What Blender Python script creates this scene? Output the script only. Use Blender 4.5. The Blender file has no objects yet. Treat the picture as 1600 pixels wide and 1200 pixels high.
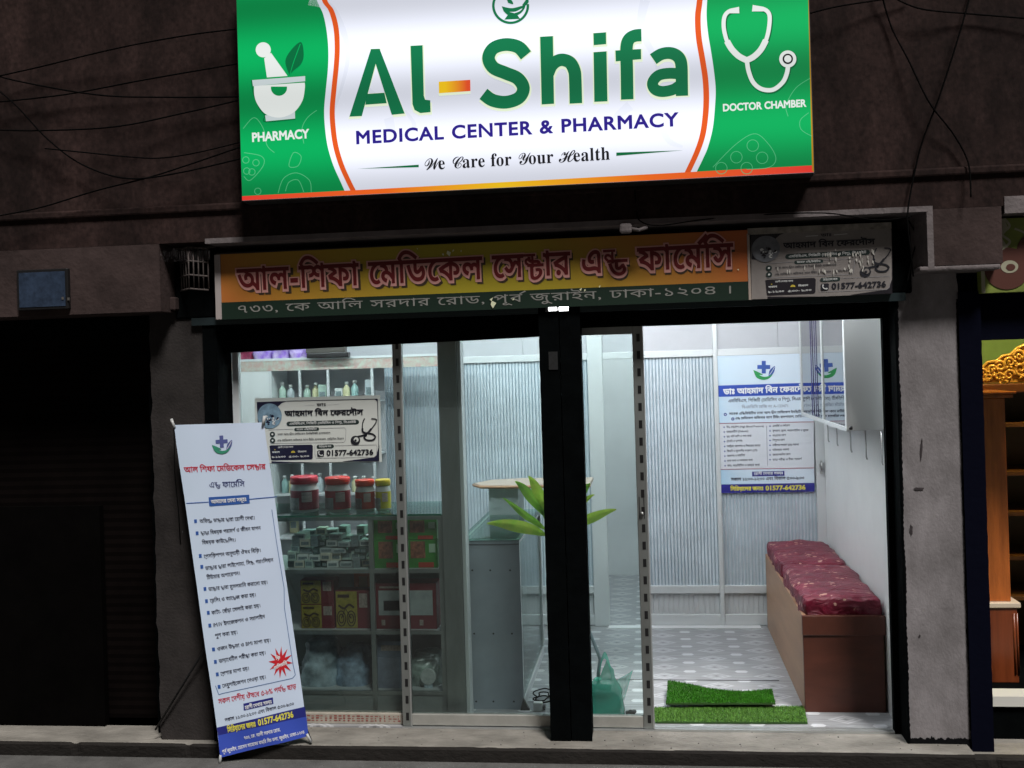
import bpy, bmesh, math, random
from mathutils import Vector, geometry, noise
R = math.radians
random.seed(7)
S = bpy.context.scene
COL = bpy.context.collection

# ------------------------------------------------------------------ camera
ZC, DIST = 1.68, 5.05
YAW, PITCH, ROLL = R(7.09), R(0.21), R(-1.69)
FPX, CYP = 1716.0, 562.0
cam = bpy.data.cameras.new('camera')
cam_o = bpy.data.objects.new('camera', cam); COL.objects.link(cam_o)
cam.sensor_fit = 'HORIZONTAL'; cam.sensor_width = 36.0
cam.lens = FPX / 1600.0 * 36.0
cam.shift_y = (CYP - 600.0) / 1600.0
cam.clip_end = 500.0
_f = Vector((-math.sin(YAW)*math.cos(PITCH), math.cos(YAW)*math.cos(PITCH), math.sin(PITCH)))
_r0 = Vector((math.cos(YAW), math.sin(YAW), 0)); _u0 = _r0.cross(_f)
_r = _r0*math.cos(ROLL) + _u0*math.sin(ROLL)
_u = _u0*math.cos(ROLL) - _r0*math.sin(ROLL)
CAM = Vector((0, -DIST, ZC))
from mathutils import Matrix
cam_o.matrix_world = Matrix(((_r.x, _u.x, -_f.x, CAM.x), (_r.y, _u.y, -_f.y, CAM.y), (_r.z, _u.z, -_f.z, CAM.z), (0, 0, 0, 1)))
S.camera = cam_o

# ------------------------------------------------------------------ world, street light, exposure
W = bpy.data.worlds.new('World'); S.world = W; W.use_nodes = True
wn = W.node_tree.nodes; wl = W.node_tree.links
bg = wn['Background']
sky = wn.new('ShaderNodeTexSky'); sky.sky_type = 'NISHITA'; sky.sun_disc = False
sky.sun_elevation = R(-2.5); sky.sun_rotation = R(200)
wl.new(sky.outputs[0], bg.inputs[0]); bg.inputs[1].default_value = 0.12
sun = bpy.data.lights.new('street_light', 'SUN'); sun.energy = 3.9; sun.angle = R(14); sun.color = (1.0, 0.96, 0.92)
sun_o = bpy.data.objects.new('street_light', sun); COL.objects.link(sun_o)
# light comes from the street side, high, from the right
_ld = Vector((-0.30, 0.52, -0.86)).normalized()
sun_o.rotation_euler = _ld.to_track_quat('-Z', 'Y').to_euler(); sun_o.location = (3, -6, 8)
S.view_settings.view_transform = 'Standard'; S.view_settings.look = 'None'
S.view_settings.exposure = 0.0; S.view_settings.gamma = 1.0
S.render.engine = 'CYCLES'
try:
    S.cycles.use_denoising = True
    S.cycles.max_bounces = 8; S.cycles.transparent_max_bounces = 16
    S.cycles.sample_clamp_indirect = 4.0
    S.cycles.caustics_reflective = False; S.cycles.caustics_refractive = False
except Exception:
    pass

# ------------------------------------------------------------------ pixel of the photograph -> place in the world
def ray(px, py): return _f + _r*((px-800)/FPX) - _u*((py-CYP)/FPX)
def PY(px, py, Y=0.0):
    d = ray(px, py); return CAM + d*((Y-CAM.y)/d.y)
def PZ(px, py, Z=0.0):
    d = ray(px, py); return CAM + d*((Z-CAM.z)/d.z)
def PX(px, py, X=0.0):
    d = ray(px, py); return CAM + d*((X-CAM.x)/d.x)

# ------------------------------------------------------------------ object helpers
WL = {}
def wloc(o): return WL.get(o.name, Vector((0, 0, 0)))
def tag(o, label, cat, group=None, kind=None):
    if label: o['label'] = label
    if cat: o['category'] = cat
    if group: o['group'] = group
    if kind: o['kind'] = kind
    return o
def thing(name, loc, label, cat, group=None):
    o = bpy.data.objects.new(name, None); COL.objects.link(o); o.empty_display_size = .05
    o.location = loc; WL[o.name] = Vector(loc)
    return tag(o, label, cat, group)
def kids(o): return [c for c in bpy.data.objects if c.parent == o]
def copy_tree(o, parent=None):
    c = o.copy(); COL.objects.link(c)
    if parent: c.parent = parent
    for ch in kids(o): copy_tree(ch, c)
    return c

class MB:
    def __init__(s): s.v = []; s.f = []; s.smooth = set()
    def quad(s, a, b, c, d):
        n = len(s.v); s.v += [tuple(a), tuple(b), tuple(c), tuple(d)]; s.f.append((n, n+1, n+2, n+3)); return s
    def poly(s, pts):
        n = len(s.v); s.v += [tuple(p) for p in pts]; s.f.append(tuple(range(n, n+len(pts)))); return s
    def box(s, x0, x1, y0, y1, z0, z1):
        if x0 > x1: x0, x1 = x1, x0
        if y0 > y1: y0, y1 = y1, y0
        if z0 > z1: z0, z1 = z1, z0
        n = len(s.v)
        s.v += [(x0,y0,z0),(x1,y0,z0),(x1,y1,z0),(x0,y1,z0),(x0,y0,z1),(x1,y0,z1),(x1,y1,z1),(x0,y1,z1)]
        for q in ((0,3,2,1),(4,5,6,7),(0,1,5,4),(1,2,6,5),(2,3,7,6),(3,0,4,7)): s.f.append(tuple(n+i for i in q))
        return s
    def hexa(s, b, t):
        n = len(s.v); s.v += [tuple(p) for p in b] + [tuple(p) for p in t]
        for q in ((0,3,2,1),(4,5,6,7),(0,1,5,4),(1,2,6,5),(2,3,7,6),(3,0,4,7)): s.f.append(tuple(n+i for i in q))
        return s
    def prism(s, pts, d):
        d = Vector(d); n = len(s.v); k = len(pts)
        s.v += [tuple(p) for p in pts] + [tuple(Vector(p)+d) for p in pts]
        s.f.append(tuple(range(n, n+k))); s.f.append(tuple(range(n+2*k-1, n+k-1, -1)))
        for i in range(k): j = (i+1) % k; s.f.append((n+j, n+i, n+k+i, n+k+j))
        return s
    def tube(s, pts, rad, n=8, caps=True):
        pts = [Vector(p) for p in pts]; k = len(pts)
        rads = rad if isinstance(rad, (list, tuple)) else [rad]*k
        base = len(s.v); ref = None
        for i, p in enumerate(pts):
            t = (pts[min(i+1, k-1)] - pts[max(i-1, 0)])
            if t.length < 1e-9: t = Vector((0, 0, 1))
            t.normalize()
            if ref is None:
                ref = Vector((0, 0, 1)) if abs(t.z) < .9 else Vector((1, 0, 0))
            a = (ref - t*ref.dot(t))
            if a.length < 1e-6: a = t.orthogonal()
            a.normalize(); b = t.cross(a); ref = a
            for j in range(n):
                an = 2*math.pi*j/n
                s.v.append(tuple(p + a*math.cos(an)*rads[i] + b*math.sin(an)*rads[i]))
        for i in range(k-1):
            for j in range(n):
                q = base+i*n+j; q2 = base+i*n+(j+1) % n
                s.smooth.add(len(s.f)); s.f.append((q, q2, q2+n, q+n))
        if caps:
            s.f.append(tuple(base+n-1-j for j in range(n))); s.f.append(tuple(base+(k-1)*n+j for j in range(n)))
        return s
    def lathe(s, prof, c, n=24):
        base = len(s.v); k = len(prof)
        for (r, z) in prof:
            for j in range(n):
                a = 2*math.pi*j/n; s.v.append((c[0]+r*math.cos(a), c[1]+r*math.sin(a), c[2]+z))
        for i in range(k-1):
            for j in range(n):
                q = base+i*n+j; q2 = base+i*n+(j+1) % n
                s.smooth.add(len(s.f)); s.f.append((q, q2, q2+n, q+n))
        s.f.append(tuple(base+n-1-j for j in range(n))); s.f.append(tuple(base+(k-1)*n+j for j in range(n)))
        return s
    def grid(s, fn, nu, nv, smooth=True):
        base = len(s.v)
        for j in range(nv+1):
            for i in range(nu+1): s.v.append(tuple(fn(i/nu, j/nv)))
        for j in range(nv):
            for i in range(nu):
                q = base+j*(nu+1)+i
                if smooth: s.smooth.add(len(s.f))
                s.f.append((q, q+1, q+nu+2, q+nu+1))
        return s
    def build(s, name, m, parent=None, bevel=0, loc=None):
        me = bpy.data.meshes.new(name)
        off = wloc(parent) if parent else (Vector(loc) if loc is not None else Vector((0, 0, 0)))
        me.from_pydata([tuple(Vector(p)-off) for p in s.v], [], s.f); me.update()
        for i in s.smooth: me.polygons[i].use_smooth = True
        me.materials.append(m)
        o = bpy.data.objects.new(name, me); COL.objects.link(o)
        if parent: o.parent = parent; WL[o.name] = off
        else: o.location = off; WL[o.name] = off
        if bevel:
            b = o.modifiers.new('bevel', 'BEVEL'); b.width = bevel; b.segments = 2; b.limit_method = 'ANGLE'; b.angle_limit = R(50)
        return o
def bx(*a): return MB().box(*a)

# ------------------------------------------------------------------ materials
def mat(name, col, rough=.6, metal=0, var=0, vscale=6, vcol=None, bump=0, bscale=40, stretch=(1, 1, 1), spec=.4, emis=0):
    m = bpy.data.materials.new(name); m.use_nodes = True
    n = m.node_tree.nodes; l = m.node_tree.links; p = n['Principled BSDF']
    p.inputs['Base Color'].default_value = (*col, 1); p.inputs['Roughness'].default_value = rough; p.inputs['Metallic'].default_value = metal
    p.inputs['Specular IOR Level'].default_value = spec
    if emis:
        p.inputs['Emission Color'].default_value = (*col, 1); p.inputs['Emission Strength'].default_value = emis
    if var or bump:
        tc = n.new('ShaderNodeTexCoord'); mp = n.new('ShaderNodeMapping'); mp.inputs['Scale'].default_value = stretch
        l.new(tc.outputs['Object'], mp.inputs[0])
    if var:
        nt = n.new('ShaderNodeTexNoise'); nt.inputs['Scale'].default_value = vscale; nt.inputs['Detail'].default_value = 8; nt.inputs['Roughness'].default_value = .65
        l.new(mp.outputs[0], nt.inputs['Vector'])
        rp = n.new('ShaderNodeValToRGB'); rp.color_ramp.elements[0].position = .32; rp.color_ramp.elements[1].position = .68
        c0 = vcol if vcol else tuple(c*(1-var) for c in col)
        rp.color_ramp.elements[0].color = (*c0, 1); rp.color_ramp.elements[1].color = (*[min(1, c*(1+var*.35)) for c in col], 1)
        l.new(nt.outputs['Fac'], rp.inputs[0]); l.new(rp.outputs[0], p.inputs['Base Color'])
    if bump:
        nb = n.new('ShaderNodeTexNoise'); nb.inputs['Scale'].default_value = bscale; nb.inputs['Detail'].default_value = 6
        l.new(mp.outputs[0], nb.inputs['Vector'])
        b = n.new('ShaderNodeBump'); b.inputs['Strength'].default_value = bump; b.inputs['Distance'].default_value = .01
        l.new(nb.outputs['Fac'], b.inputs['Height']); l.new(b.outputs[0], p.inputs['Normal'])
    return m
def nodes_of(m): return m.node_tree.nodes, m.node_tree.links, m.node_tree.nodes['Principled BSDF']
def math_node(n, l, op, a, b=None, c=None):
    q = n.new('ShaderNodeMath'); q.operation = op
    for i, x in enumerate((a, b, c)):
        if x is None: continue
        if isinstance(x, (int, float)): q.inputs[i].default_value = x
        else: l.new(x, q.inputs[i])
    return q.outputs[0]
def glass(name, tint=(.93, .97, .96), refl=.10, rough=.02, haze=0):
    m = bpy.data.materials.new(name); m.use_nodes = True
    n = m.node_tree.nodes; l = m.node_tree.links; n.clear()
    out = n.new('ShaderNodeOutputMaterial'); mx = n.new('ShaderNodeMixShader'); t = n.new('ShaderNodeBsdfTransparent'); g = n.new('ShaderNodeBsdfGlossy')
    t.inputs[0].default_value = (*tint, 1); g.inputs['Roughness'].default_value = rough
    lw = n.new('ShaderNodeLayerWeight'); lw.inputs[0].default_value = .25
    f = math_node(n, l, 'ADD', math_node(n, l, 'MULTIPLY', lw.outputs['Fresnel'], .7), refl-.05)
    l.new(f, mx.inputs[0]); l.new(t.outputs[0], mx.inputs[1]); l.new(g.outputs[0], mx.inputs[2])
    if haze:
        df = n.new('ShaderNodeBsdfDiffuse'); df.inputs[0].default_value = (.8, .85, .85, 1); m2 = n.new('ShaderNodeMixShader')
        tc = n.new('ShaderNodeTexCoord'); nt = n.new('ShaderNodeTexNoise'); nt.inputs['Scale'].default_value = 3.2; nt.inputs['Detail'].default_value = 7; nt.inputs['Distortion'].default_value = 1.2; l.new(tc.outputs['Object'], nt.inputs['Vector'])
        mr = n.new('ShaderNodeMapRange'); mr.inputs[1].default_value = .42; mr.inputs[2].default_value = .75; mr.inputs[3].default_value = .006; mr.inputs[4].default_value = haze; l.new(nt.outputs['Fac'], mr.inputs[0])
        l.new(mr.outputs[0], m2.inputs[0]); l.new(mx.outputs[0], m2.inputs[1]); l.new(df.outputs[0], m2.inputs[2]); l.new(m2.outputs[0], out.inputs[0])
    else: l.new(mx.outputs[0], out.inputs[0])
    return m
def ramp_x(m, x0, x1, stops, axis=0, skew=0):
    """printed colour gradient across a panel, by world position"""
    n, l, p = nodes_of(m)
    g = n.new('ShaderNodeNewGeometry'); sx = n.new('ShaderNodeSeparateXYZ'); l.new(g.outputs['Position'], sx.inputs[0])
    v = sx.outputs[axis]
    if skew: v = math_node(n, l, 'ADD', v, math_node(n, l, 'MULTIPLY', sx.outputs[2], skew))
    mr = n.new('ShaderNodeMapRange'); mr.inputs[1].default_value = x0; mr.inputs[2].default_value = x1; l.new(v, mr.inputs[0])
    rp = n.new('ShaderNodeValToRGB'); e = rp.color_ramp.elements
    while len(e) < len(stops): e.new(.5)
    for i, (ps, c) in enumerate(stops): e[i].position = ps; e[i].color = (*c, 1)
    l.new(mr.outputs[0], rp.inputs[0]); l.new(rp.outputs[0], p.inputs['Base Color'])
    return rp.outputs[0]

# ------------------------------------------------------------------ lettering: glyph outlines -> flat meshes
_GC = {}
_bar = None
def _splines(txt, res):
    c = bpy.data.curves.new('t', 'FONT'); c.body = txt
    o = bpy.data.objects.new('t', c); COL.objects.link(o)
    dg = bpy.context.evaluated_depsgraph_get()
    cu = o.to_curve(dg)
    out = []
    for sp in cu.splines:
        pts = []
        if sp.type == 'BEZIER':
            bp = sp.bezier_points; k = len(bp)
            for i in range(k):
                a = bp[i]; b = bp[(i+1) % k]
                p0, p1, p2, p3 = a.co, a.handle_right, b.handle_left, b.co
                ch = (p3-p0)
                dev = 0
                if ch.length > 1e-6:
                    dev = max((p1-p0).cross(ch).length, (p2-p0).cross(ch).length)/ch.length
                if dev < 1e-3: pts.append((p0.x, p0.y))
                else:
                    st = max(2, min(res, int(2+ch.length*res*2)))
                    for q in geometry.interpolate_bezier(p0, p1, p2, p3, st+1)[:-1]: pts.append((q.x, q.y))
        else:
            pts = [(q.co.x, q.co.y) for q in sp.points]
        if len(pts) > 2: out.append(pts)
    o.to_curve_clear(); bpy.data.objects.remove(o); bpy.data.curves.remove(c)
    return out
def glyph(ch, res=5):
    global _bar
    if _bar is None: _bar = min(x for x, y in _splines('|', 3)[0])
    if (ch, res) in _GC: return _GC[(ch, res)]
    sp = _splines(ch+'|', res)
    bar = sp[-1]; adv = min(x for x, y in bar) - _bar
    _GC[(ch, res)] = (sp[:-1], adv)
    return _GC[(ch, res)]
def area(p): return .5*sum(p[i-1][0]*p[i][1]-p[i][0]*p[i-1][1] for i in range(len(p)))
def inside(pt, p):
    x, y = pt; r = False
    for i in range(len(p)):
        x1, y1 = p[i-1]; x2, y2 = p[i]
        if (y1 > y) != (y2 > y) and x < (x2-x1)*(y-y1)/(y2-y1)+x1: r = not r
    return r
def embolden(p, d, sgn):
    out = []; k = len(p)
    for i in range(k):
        a = Vector(p[i-1]); b = Vector(p[i]); c = Vector(p[(i+1) % k])
        e1 = b-a; e2 = c-b
        if e1.length < 1e-7 or e2.length < 1e-7: out.append(tuple(b)); continue
        e1.normalize(); e2.normalize()
        n1 = Vector((e1.y, -e1.x)); n2 = Vector((e2.y, -e2.x)); nn = n1+n2
        if nn.length < .3: nn = n1
        else: nn = nn/max(.45, nn.length_squared/2)
        q = b + nn*(d*sgn); out.append((q.x, q.y))
    return out
def winding(x, y, p):
    w = 0
    for i in range(len(p)):
        x1, y1 = p[i-1]; x2, y2 = p[i]
        if (y1 > y) != (y2 > y):
            if x < (x2-x1)*(y-y1)/(y2-y1)+x1: w += 1 if y2 > y1 else -1
    return w
_MC = {}
def glyph_mesh(ch, bold=0, res=5):
    """list of (verts2d, tris) - one per outer contour - and the advance"""
    key = (ch, round(bold, 4), res)
    if key in _MC: return _MC[key]
    cont, adv = glyph(ch, res)
    out = []
    if cont:
        big = max(cont, key=lambda p: abs(area(p))); sg = 1 if area(big) > 0 else -1
        if bold: cont = [embolden(p, bold, sg) for p in cont]
        vs = []; ed = []
        for p in cont:
            n0 = len(vs); vs += [Vector(q) for q in p]
            ed += [(n0+i, n0+(i+1) % len(p)) for i in range(len(p))]
        v2, e2, f2 = geometry.delaunay_2d_cdt(vs, ed, [], 0, 1e-5)[:3]
        keep = []
        for t in f2:
            cx = sum(v2[i].x for i in t)/3; cy = sum(v2[i].y for i in t)/3
            if sum(winding(cx, cy, p) for p in cont)*sg > 0: keep.append(tuple(t))
        out.append(([(v.x, v.y) for v in v2], keep))
    _MC[key] = (out, adv)
    return _MC[key]
CONS = set('কখগঘঙচছজঝঞটঠডঢণতথদধনপফবভমযরলশষসহড়ঢ়য়ৎ')
PRE = {'ি': 'ি', 'ে': 'ে', 'ৈ': 'ৈ'}
TOPB = .62
def shape(txt):
    """visual glyph list: (char, sx, sy, dx, dy, advances)"""
    txt = txt.replace('ড়', 'ড়').replace('ঢ়', 'ঢ়').replace('য়', 'য়')
    out = []; i = 0; n = len(txt)
    while i < n:
        c = txt[i]
        if c not in CONS and c not in 'ড়ঢ়য়':
            out.append((c, 1, 1, 0, 0, True)); i += 1; continue
        cl = [c]; i += 1
        while i+1 < n and txt[i] == '্' and (txt[i+1] in CONS or txt[i+1] in 'ড়ঢ়য়'): cl.append(txt[i+1]); i += 2
        vs = []
        while i < n and txt[i] in 'ািীুূৃেৈোৌৗঁ': vs.append(txt[i]); i += 1
        reph = False
        if len(cl) > 1 and cl[0] == 'র': reph = True; cl = cl[1:]
        post = []
        for v in vs:
            if v in PRE: out.append((v, 1, 1, 0, 0, True))
            elif v == 'ো': out.append(('ে', 1, 1, 0, 0, True)); post.append('া')
            elif v == 'ৌ': out.append(('ে', 1, 1, 0, 0, True)); post.append('ৗ')
            else: post.append(v)
        yap = rap = False
        if len(cl) > 1 and cl[-1] == 'য': yap = True; cl = cl[:-1]
        if len(cl) > 1 and cl[-1] == 'র': rap = True; cl = cl[:-1]
        if len(cl) == 1: out.append((cl[0], 1, 1, 0, 0, True))
        else:
            out.append((cl[0], .64, .60, 0, TOPB*.40, False))
            out.append((cl[1], .92, .72, .14, -.12, True)); out.append((' ', -.62, 0, 0, 0, True))
        if yap: out.append(('য', .55, 1, 0, -.04, True))
        if rap: out.append(('্', -1, 1, -.55, .05, False))
        if reph: out.append(('্', -1.1, 1.1, -.05, TOPB+.32, False))
        for v in post: out.append((v, 1, 1, 0, 0, True))
    return out
def layout(txt, bold=0, res=5, track=0):
    """-> list of pieces (verts2d, tris), total width"""
    x = 0; pcs = []
    for (c, sx, sy, dx, dy, adv) in shape(txt):
        if c == ' ':
            x += (.30+track) if sx > 0 else .14; continue
        g, a = glyph_mesh(c, bold+(bold*.25 if sy < .8 else 0), res)
        for vs, tr in g: pcs.append(([(x+dx+vx*sx, dy+vy*sy) for vx, vy in vs], tr))
        if adv: x += a*abs(sx)+track
    return pcs, x

# ------------------------------------------------------------------ printed panels
def solve8(src, dst):
    A = []; B = []
    for (x, y), (u, v) in zip(src, dst):
        A.append([x, y, 1, 0, 0, 0, -u*x, -u*y]); B.append(u)
        A.append([0, 0, 0, x, y, 1, -v*x, -v*y]); B.append(v)
    n = 8
    for i in range(n):
        p = max(range(i, n), key=lambda r: abs(A[r][i])); A[i], A[p] = A[p], A[i]; B[i], B[p] = B[p], B[i]
        for r in range(n):
            if r != i:
                f = A[r][i]/A[i][i]
                if f:
                    for c in range(i, n): A[r][c] -= f*A[i][c]
                    B[r] -= f*B[i]
    return [B[i]/A[i][i] for i in range(n)]
class Panel:
    """a flat (or gently bowed) printed sheet. c3: its corners in the world (TL, TR, BR, BL); src: the same corners on the drawing that the print is copied from"""
    def __init__(s, c3, src, bow=None):
        s.c = [Vector(p) for p in c3]; s.h = solve8(src, [(0, 0), (1, 0), (1, 1), (0, 1)])
        s.W = ((s.c[1]-s.c[0]).length+(s.c[2]-s.c[3]).length)/2; s.H = ((s.c[3]-s.c[0]).length+(s.c[2]-s.c[1]).length)/2
        s.n = (s.c[3]-s.c[0]).cross(s.c[1]-s.c[0]).normalized()
        if s.n.y > 0: s.n = -s.n
        s.b = {}; s.bow = bow; s.k = 0
    def m(s, p):
        h = s.h; x, y = p; w = h[6]*x+h[7]*y+1
        return ((h[0]*x+h[1]*y+h[2])/w*s.W, (h[3]*x+h[4]*y+h[5])/w*s.H)
    def at(s, q, off=0):
        u, v = q[0]/s.W, q[1]/s.H
        a = s.c[0].lerp(s.c[1], u); b = s.c[3].lerp(s.c[2], u)
        p = a.lerp(b, v)
        if s.bow: p = p + s.n*s.bow(u, v)
        return p + s.n*off
    def bucket(s, key): return s.b.setdefault(key, MB())
    def tris(s, key, layer, pts, tr):
        B = s.bucket(key); n = len(B.v); s.k += 1
        o = .0012*layer+.00012*(s.k % 4)
        B.v += [tuple(s.at(q, o)) for q in pts]
        B.f += [tuple(n+i for i in t) for t in tr]
    def pm(s, key, layer, pts):                       # polygon in metric coordinates
        tr = geometry.tessellate_polygon([[Vector((x, y, 0)) for x, y in pts]])
        if s.bow:                                     # follow the bow of the cloth with small pieces
            V = [Vector(q) for q in pts]; todo = [tuple(V[i] for i in t) for t in tr]; fin = []
            while todo:
                t = todo.pop(); e = [(t[i]-t[(i+1) % 3]).length for i in range(3)]; m_ = max(e)
                if m_ < .018: fin.append(t); continue
                i = e.index(m_); a_, b_, c_ = t[i], t[(i+1) % 3], t[(i+2) % 3]; h_ = (a_+b_)/2; todo += [(a_, h_, c_), (h_, b_, c_)]
            pts = [tuple(v) for t in fin for v in t]; tr = [(3*i, 3*i+1, 3*i+2) for i in range(len(fin))]
        s.tris(key, layer, pts, tr)
    def poly(s, key, layer, pts): s.pm(key, layer, [s.m(p) for p in pts])
    def sheet(s, key, layer, nu=1, nv=1, src=None, th=0):
        B = s.bucket(key)
        q = [s.m(p) for p in src] if src else [(0, 0), (s.W, 0), (s.W, s.H), (0, s.H)]
        q = [Vector(x) for x in q]
        B.grid(lambda u, v: s.at(q[0].lerp(q[1], u).lerp(q[3].lerp(q[2], u), v), .0012*layer), nu, nv)
    def disc(s, key, layer, c, r, ry=None, n=28, a0=0, a1=360):
        c2 = s.m(c); ex = Vector(s.m((c[0]+r, c[1])))-Vector(c2); ey = Vector(s.m((c[0], c[1]+(ry or r))))-Vector(c2)
        pts = []
        for i in range(n+(0 if a1-a0 >= 360 else 1)):
            a = R(a0+(a1-a0)*i/n); q = Vector(c2)+ex*math.cos(a)+ey*math.sin(a); pts.append(tuple(q))
        s.pm(key, layer, pts)
    def stroke(s, key, layer, pts, w, smooth=True, closed=False, w1=None):
        P = [Vector(s.m(p)) for p in pts]
        k0 = Vector(s.m((pts[0][0]+1, pts[0][1])))-P[0]; sc = k0.length
        if smooth: P = catmull(P, closed)
        elif s.bow: P = [P[i].lerp(P[i+1], k/12) for i in range(len(P)-1) for k in range(12)]+[P[-1]]
        if closed: P.append(P[0].copy())
        n = len(P); L = []; Rr = []
        for i in range(n):
            t = P[min(i+1, n-1)]-P[max(i-1, 0)]
            if t.length < 1e-9: t = Vector((1, 0))
            t.normalize(); nn = Vector((-t.y, t.x)); ww = (w if w1 is None else w+(w1-w)*i/(n-1))*sc/2
            L.append(tuple(P[i]+nn*ww)); Rr.append(tuple(P[i]-nn*ww))
        B = s.bucket(key); b0 = len(B.v); s.k += 1; o = .0012*layer+.00012*(s.k % 4)
        for i in range(n): B.v += [tuple(s.at(L[i], o)), tuple(s.at(Rr[i], o))]
        for i in range(n-1): B.f.append((b0+2*i, b0+2*i+1, b0+2*i+3, b0+2*i+2))
    def text(s, key, layer, txt, p0, p1, h=None, bold=.0, res=4, track=0, ref=.70, skew=0):
        """lettering from baseline point p0 to p1; h = letter height on the drawing"""
        a = Vector(s.m(p0)); b = Vector(s.m(p1)); ex = b-a; L = ex.length; ex.normalize(); ey = Vector((ex.y, -ex.x))
        pcs, w = layout(txt, bold, res, track)
        x0 = min((v[0] for vs, t in pcs for v in vs)); x1 = max((v[0] for vs, t in pcs for v in vs))
        sx = L/(x1-x0)
        if h is None: sy = sx
        else:
            hm = (Vector(s.m((p0[0], p0[1]-h)))-a).length; sy = hm/ref
        for vs, tr in pcs:
            s.tris(key, layer, [tuple(a+ex*((x-x0+skew*y)*sx)+ey*(y*sy)) for x, y in vs], tr)
    def letter(s, key, layer, ch, bl, br, h, bold=0, res=8):
        """one letter fitted to its box: baseline corners and height on the drawing"""
        g, adv = glyph_mesh(ch, bold, res)
        xs = [v[0] for vs, t in g for v in vs]; ys = [v[1] for vs, t in g for v in vs]
        x0, x1, y0, y1 = min(xs), max(xs), min(ys), max(ys)
        a = Vector(s.m(bl)); b = Vector(s.m(br)); ex = b-a; ey = Vector((ex.y, -ex.x)).normalized()
        hm = (Vector(s.m((bl[0], bl[1]-h)))-a).length
        for vs, tr in g: s.tris(key, layer, [tuple(a+ex*((x-x0)/(x1-x0))+ey*((y-y0)/(y1-y0)*hm)) for x, y in vs], tr)
    def done(s, parent, names, nest=True):
        """names: bucket key -> (part name, material); the first sheet carries the rest"""
        res = {}; base = None
        for k, B in s.b.items():
            nm = names[k]; o = B.build(nm[0], nm[1], base or parent); res[k] = o
            if base is None and nest: base = o
        return res
def catmull(P, closed=False, st=6):
    out = []; n = len(P)
    rng = n if closed else n-1
    for i in range(rng):
        if closed: p0, p1, p2, p3 = P[i-1], P[i], P[(i+1) % n], P[(i+2) % n]
        else: p0, p1, p2, p3 = P[max(i-1, 0)], P[i], P[i+1], P[min(i+2, n-1)]
        for k in range(st):
            t = k/st
            out.append(.5*((2*p1)+(p2-p0)*t+(2*p0-5*p1+4*p2-p3)*t*t+(-p0+3*p1-3*p2+p3)*t**3))
    if not closed: out.append(P[-1].copy())
    return out

# ================================================================== materials used by the place
M_wall = mat('sooty_plaster', (.030, .0172, .0155), .9, var=.8, vscale=1.7, vcol=(.010, .006, .0055), bump=.6, bscale=30, stretch=(1, 1, .45), spec=.15)
n, l, p = nodes_of(M_wall)
tcw = n.new('ShaderNodeTexCoord'); mpw = n.new('ShaderNodeMapping'); mpw.inputs['Scale'].default_value = (3.5, 3.5, 1.3); l.new(tcw.outputs['Object'], mpw.inputs[0])
nw1 = n.new('ShaderNodeTexNoise'); nw1.inputs['Scale'].default_value = 1.6; nw1.inputs['Detail'].default_value = 9; nw1.inputs['Roughness'].default_value = .7; l.new(mpw.outputs[0], nw1.inputs['Vector'])
nw2 = n.new('ShaderNodeTexNoise'); nw2.inputs['Scale'].default_value = 55; nw2.inputs['Detail'].default_value = 4; l.new(tcw.outputs['Object'], nw2.inputs['Vector'])
rw = n.new('ShaderNodeMapRange'); rw.inputs[1].default_value = .40; rw.inputs[2].default_value = .62; rw.inputs[3].default_value = .55; rw.inputs[4].default_value = 1.1; l.new(nw1.outputs['Fac'], rw.inputs[0])
kk = math_node(n, l, 'MULTIPLY', rw.outputs[0], math_node(n, l, 'MULTIPLY_ADD', nw2.outputs['Fac'], 1.6, .2))
vm = n.new('ShaderNodeVectorMath'); vm.operation = 'SCALE'; l.new(p.inputs['Base Color'].links[0].from_socket, vm.inputs[0]); l.new(kk, vm.inputs['Scale']); l.new(vm.outputs[0], p.inputs['Base Color'])
M_wall_low = mat('brown_plaster', (.055, .038, .036), .9, var=.5, vscale=3.5, bump=.5, bscale=35, spec=.15)
M_pale = mat('pale_plaster', (.16, .14, .142), .85, var=.35, vscale=7, bump=.5, bscale=45, spec=.2)
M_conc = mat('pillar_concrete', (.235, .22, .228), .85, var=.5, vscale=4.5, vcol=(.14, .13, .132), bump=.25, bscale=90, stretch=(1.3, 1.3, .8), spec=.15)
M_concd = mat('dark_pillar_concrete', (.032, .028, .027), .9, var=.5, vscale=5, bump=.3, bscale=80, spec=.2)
M_black = mat('black_paint', (.0020, .0027, .003), .8, var=.4, vscale=9, bump=.25, bscale=25, spec=.02)
M_navy = mat('navy_black_paint', (.0025, .003, .0085), .8, bump=.25, bscale=25, spec=.03)
M_plinth = mat('worn_cement', (.25, .235, .21), .85, var=.45, vscale=6, bump=.5, bscale=60, stretch=(.6, 1.2, 1), spec=.2)
M_plinthface = mat('dark_cement_edge', (.03, .026, .023), .9, var=.6, vscale=8, bump=.6, bscale=50, spec=.2)
M_road = mat('dusty_road', (.12, .118, .115), .9, var=.4, vscale=5, bump=.6, bscale=70)
M_alu = mat('aluminium', (.56, .58, .58), .38, .75, var=.12, vscale=14, stretch=(1, 1, .2))
M_alud = mat('dull_aluminium', (.30, .32, .31), .42, .7, var=.2, vscale=10, stretch=(1, 1, .25))
M_aluw = mat('white_aluminium', (.66, .69, .70), .4, .15)
M_white = mat('white_wall_paint', (.74, .76, .76), .6, var=.06, vscale=3, bump=.06, bscale=30)
M_upper = mat('grey_wall_paint', (.50, .51, .54), .65, var=.08, vscale=3)
M_rib = mat('ribbed_polycarbonate', (.64, .71, .76), .28, var=.22, vscale=4, spec=.6)
n, l, p = nodes_of(M_rib)
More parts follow.
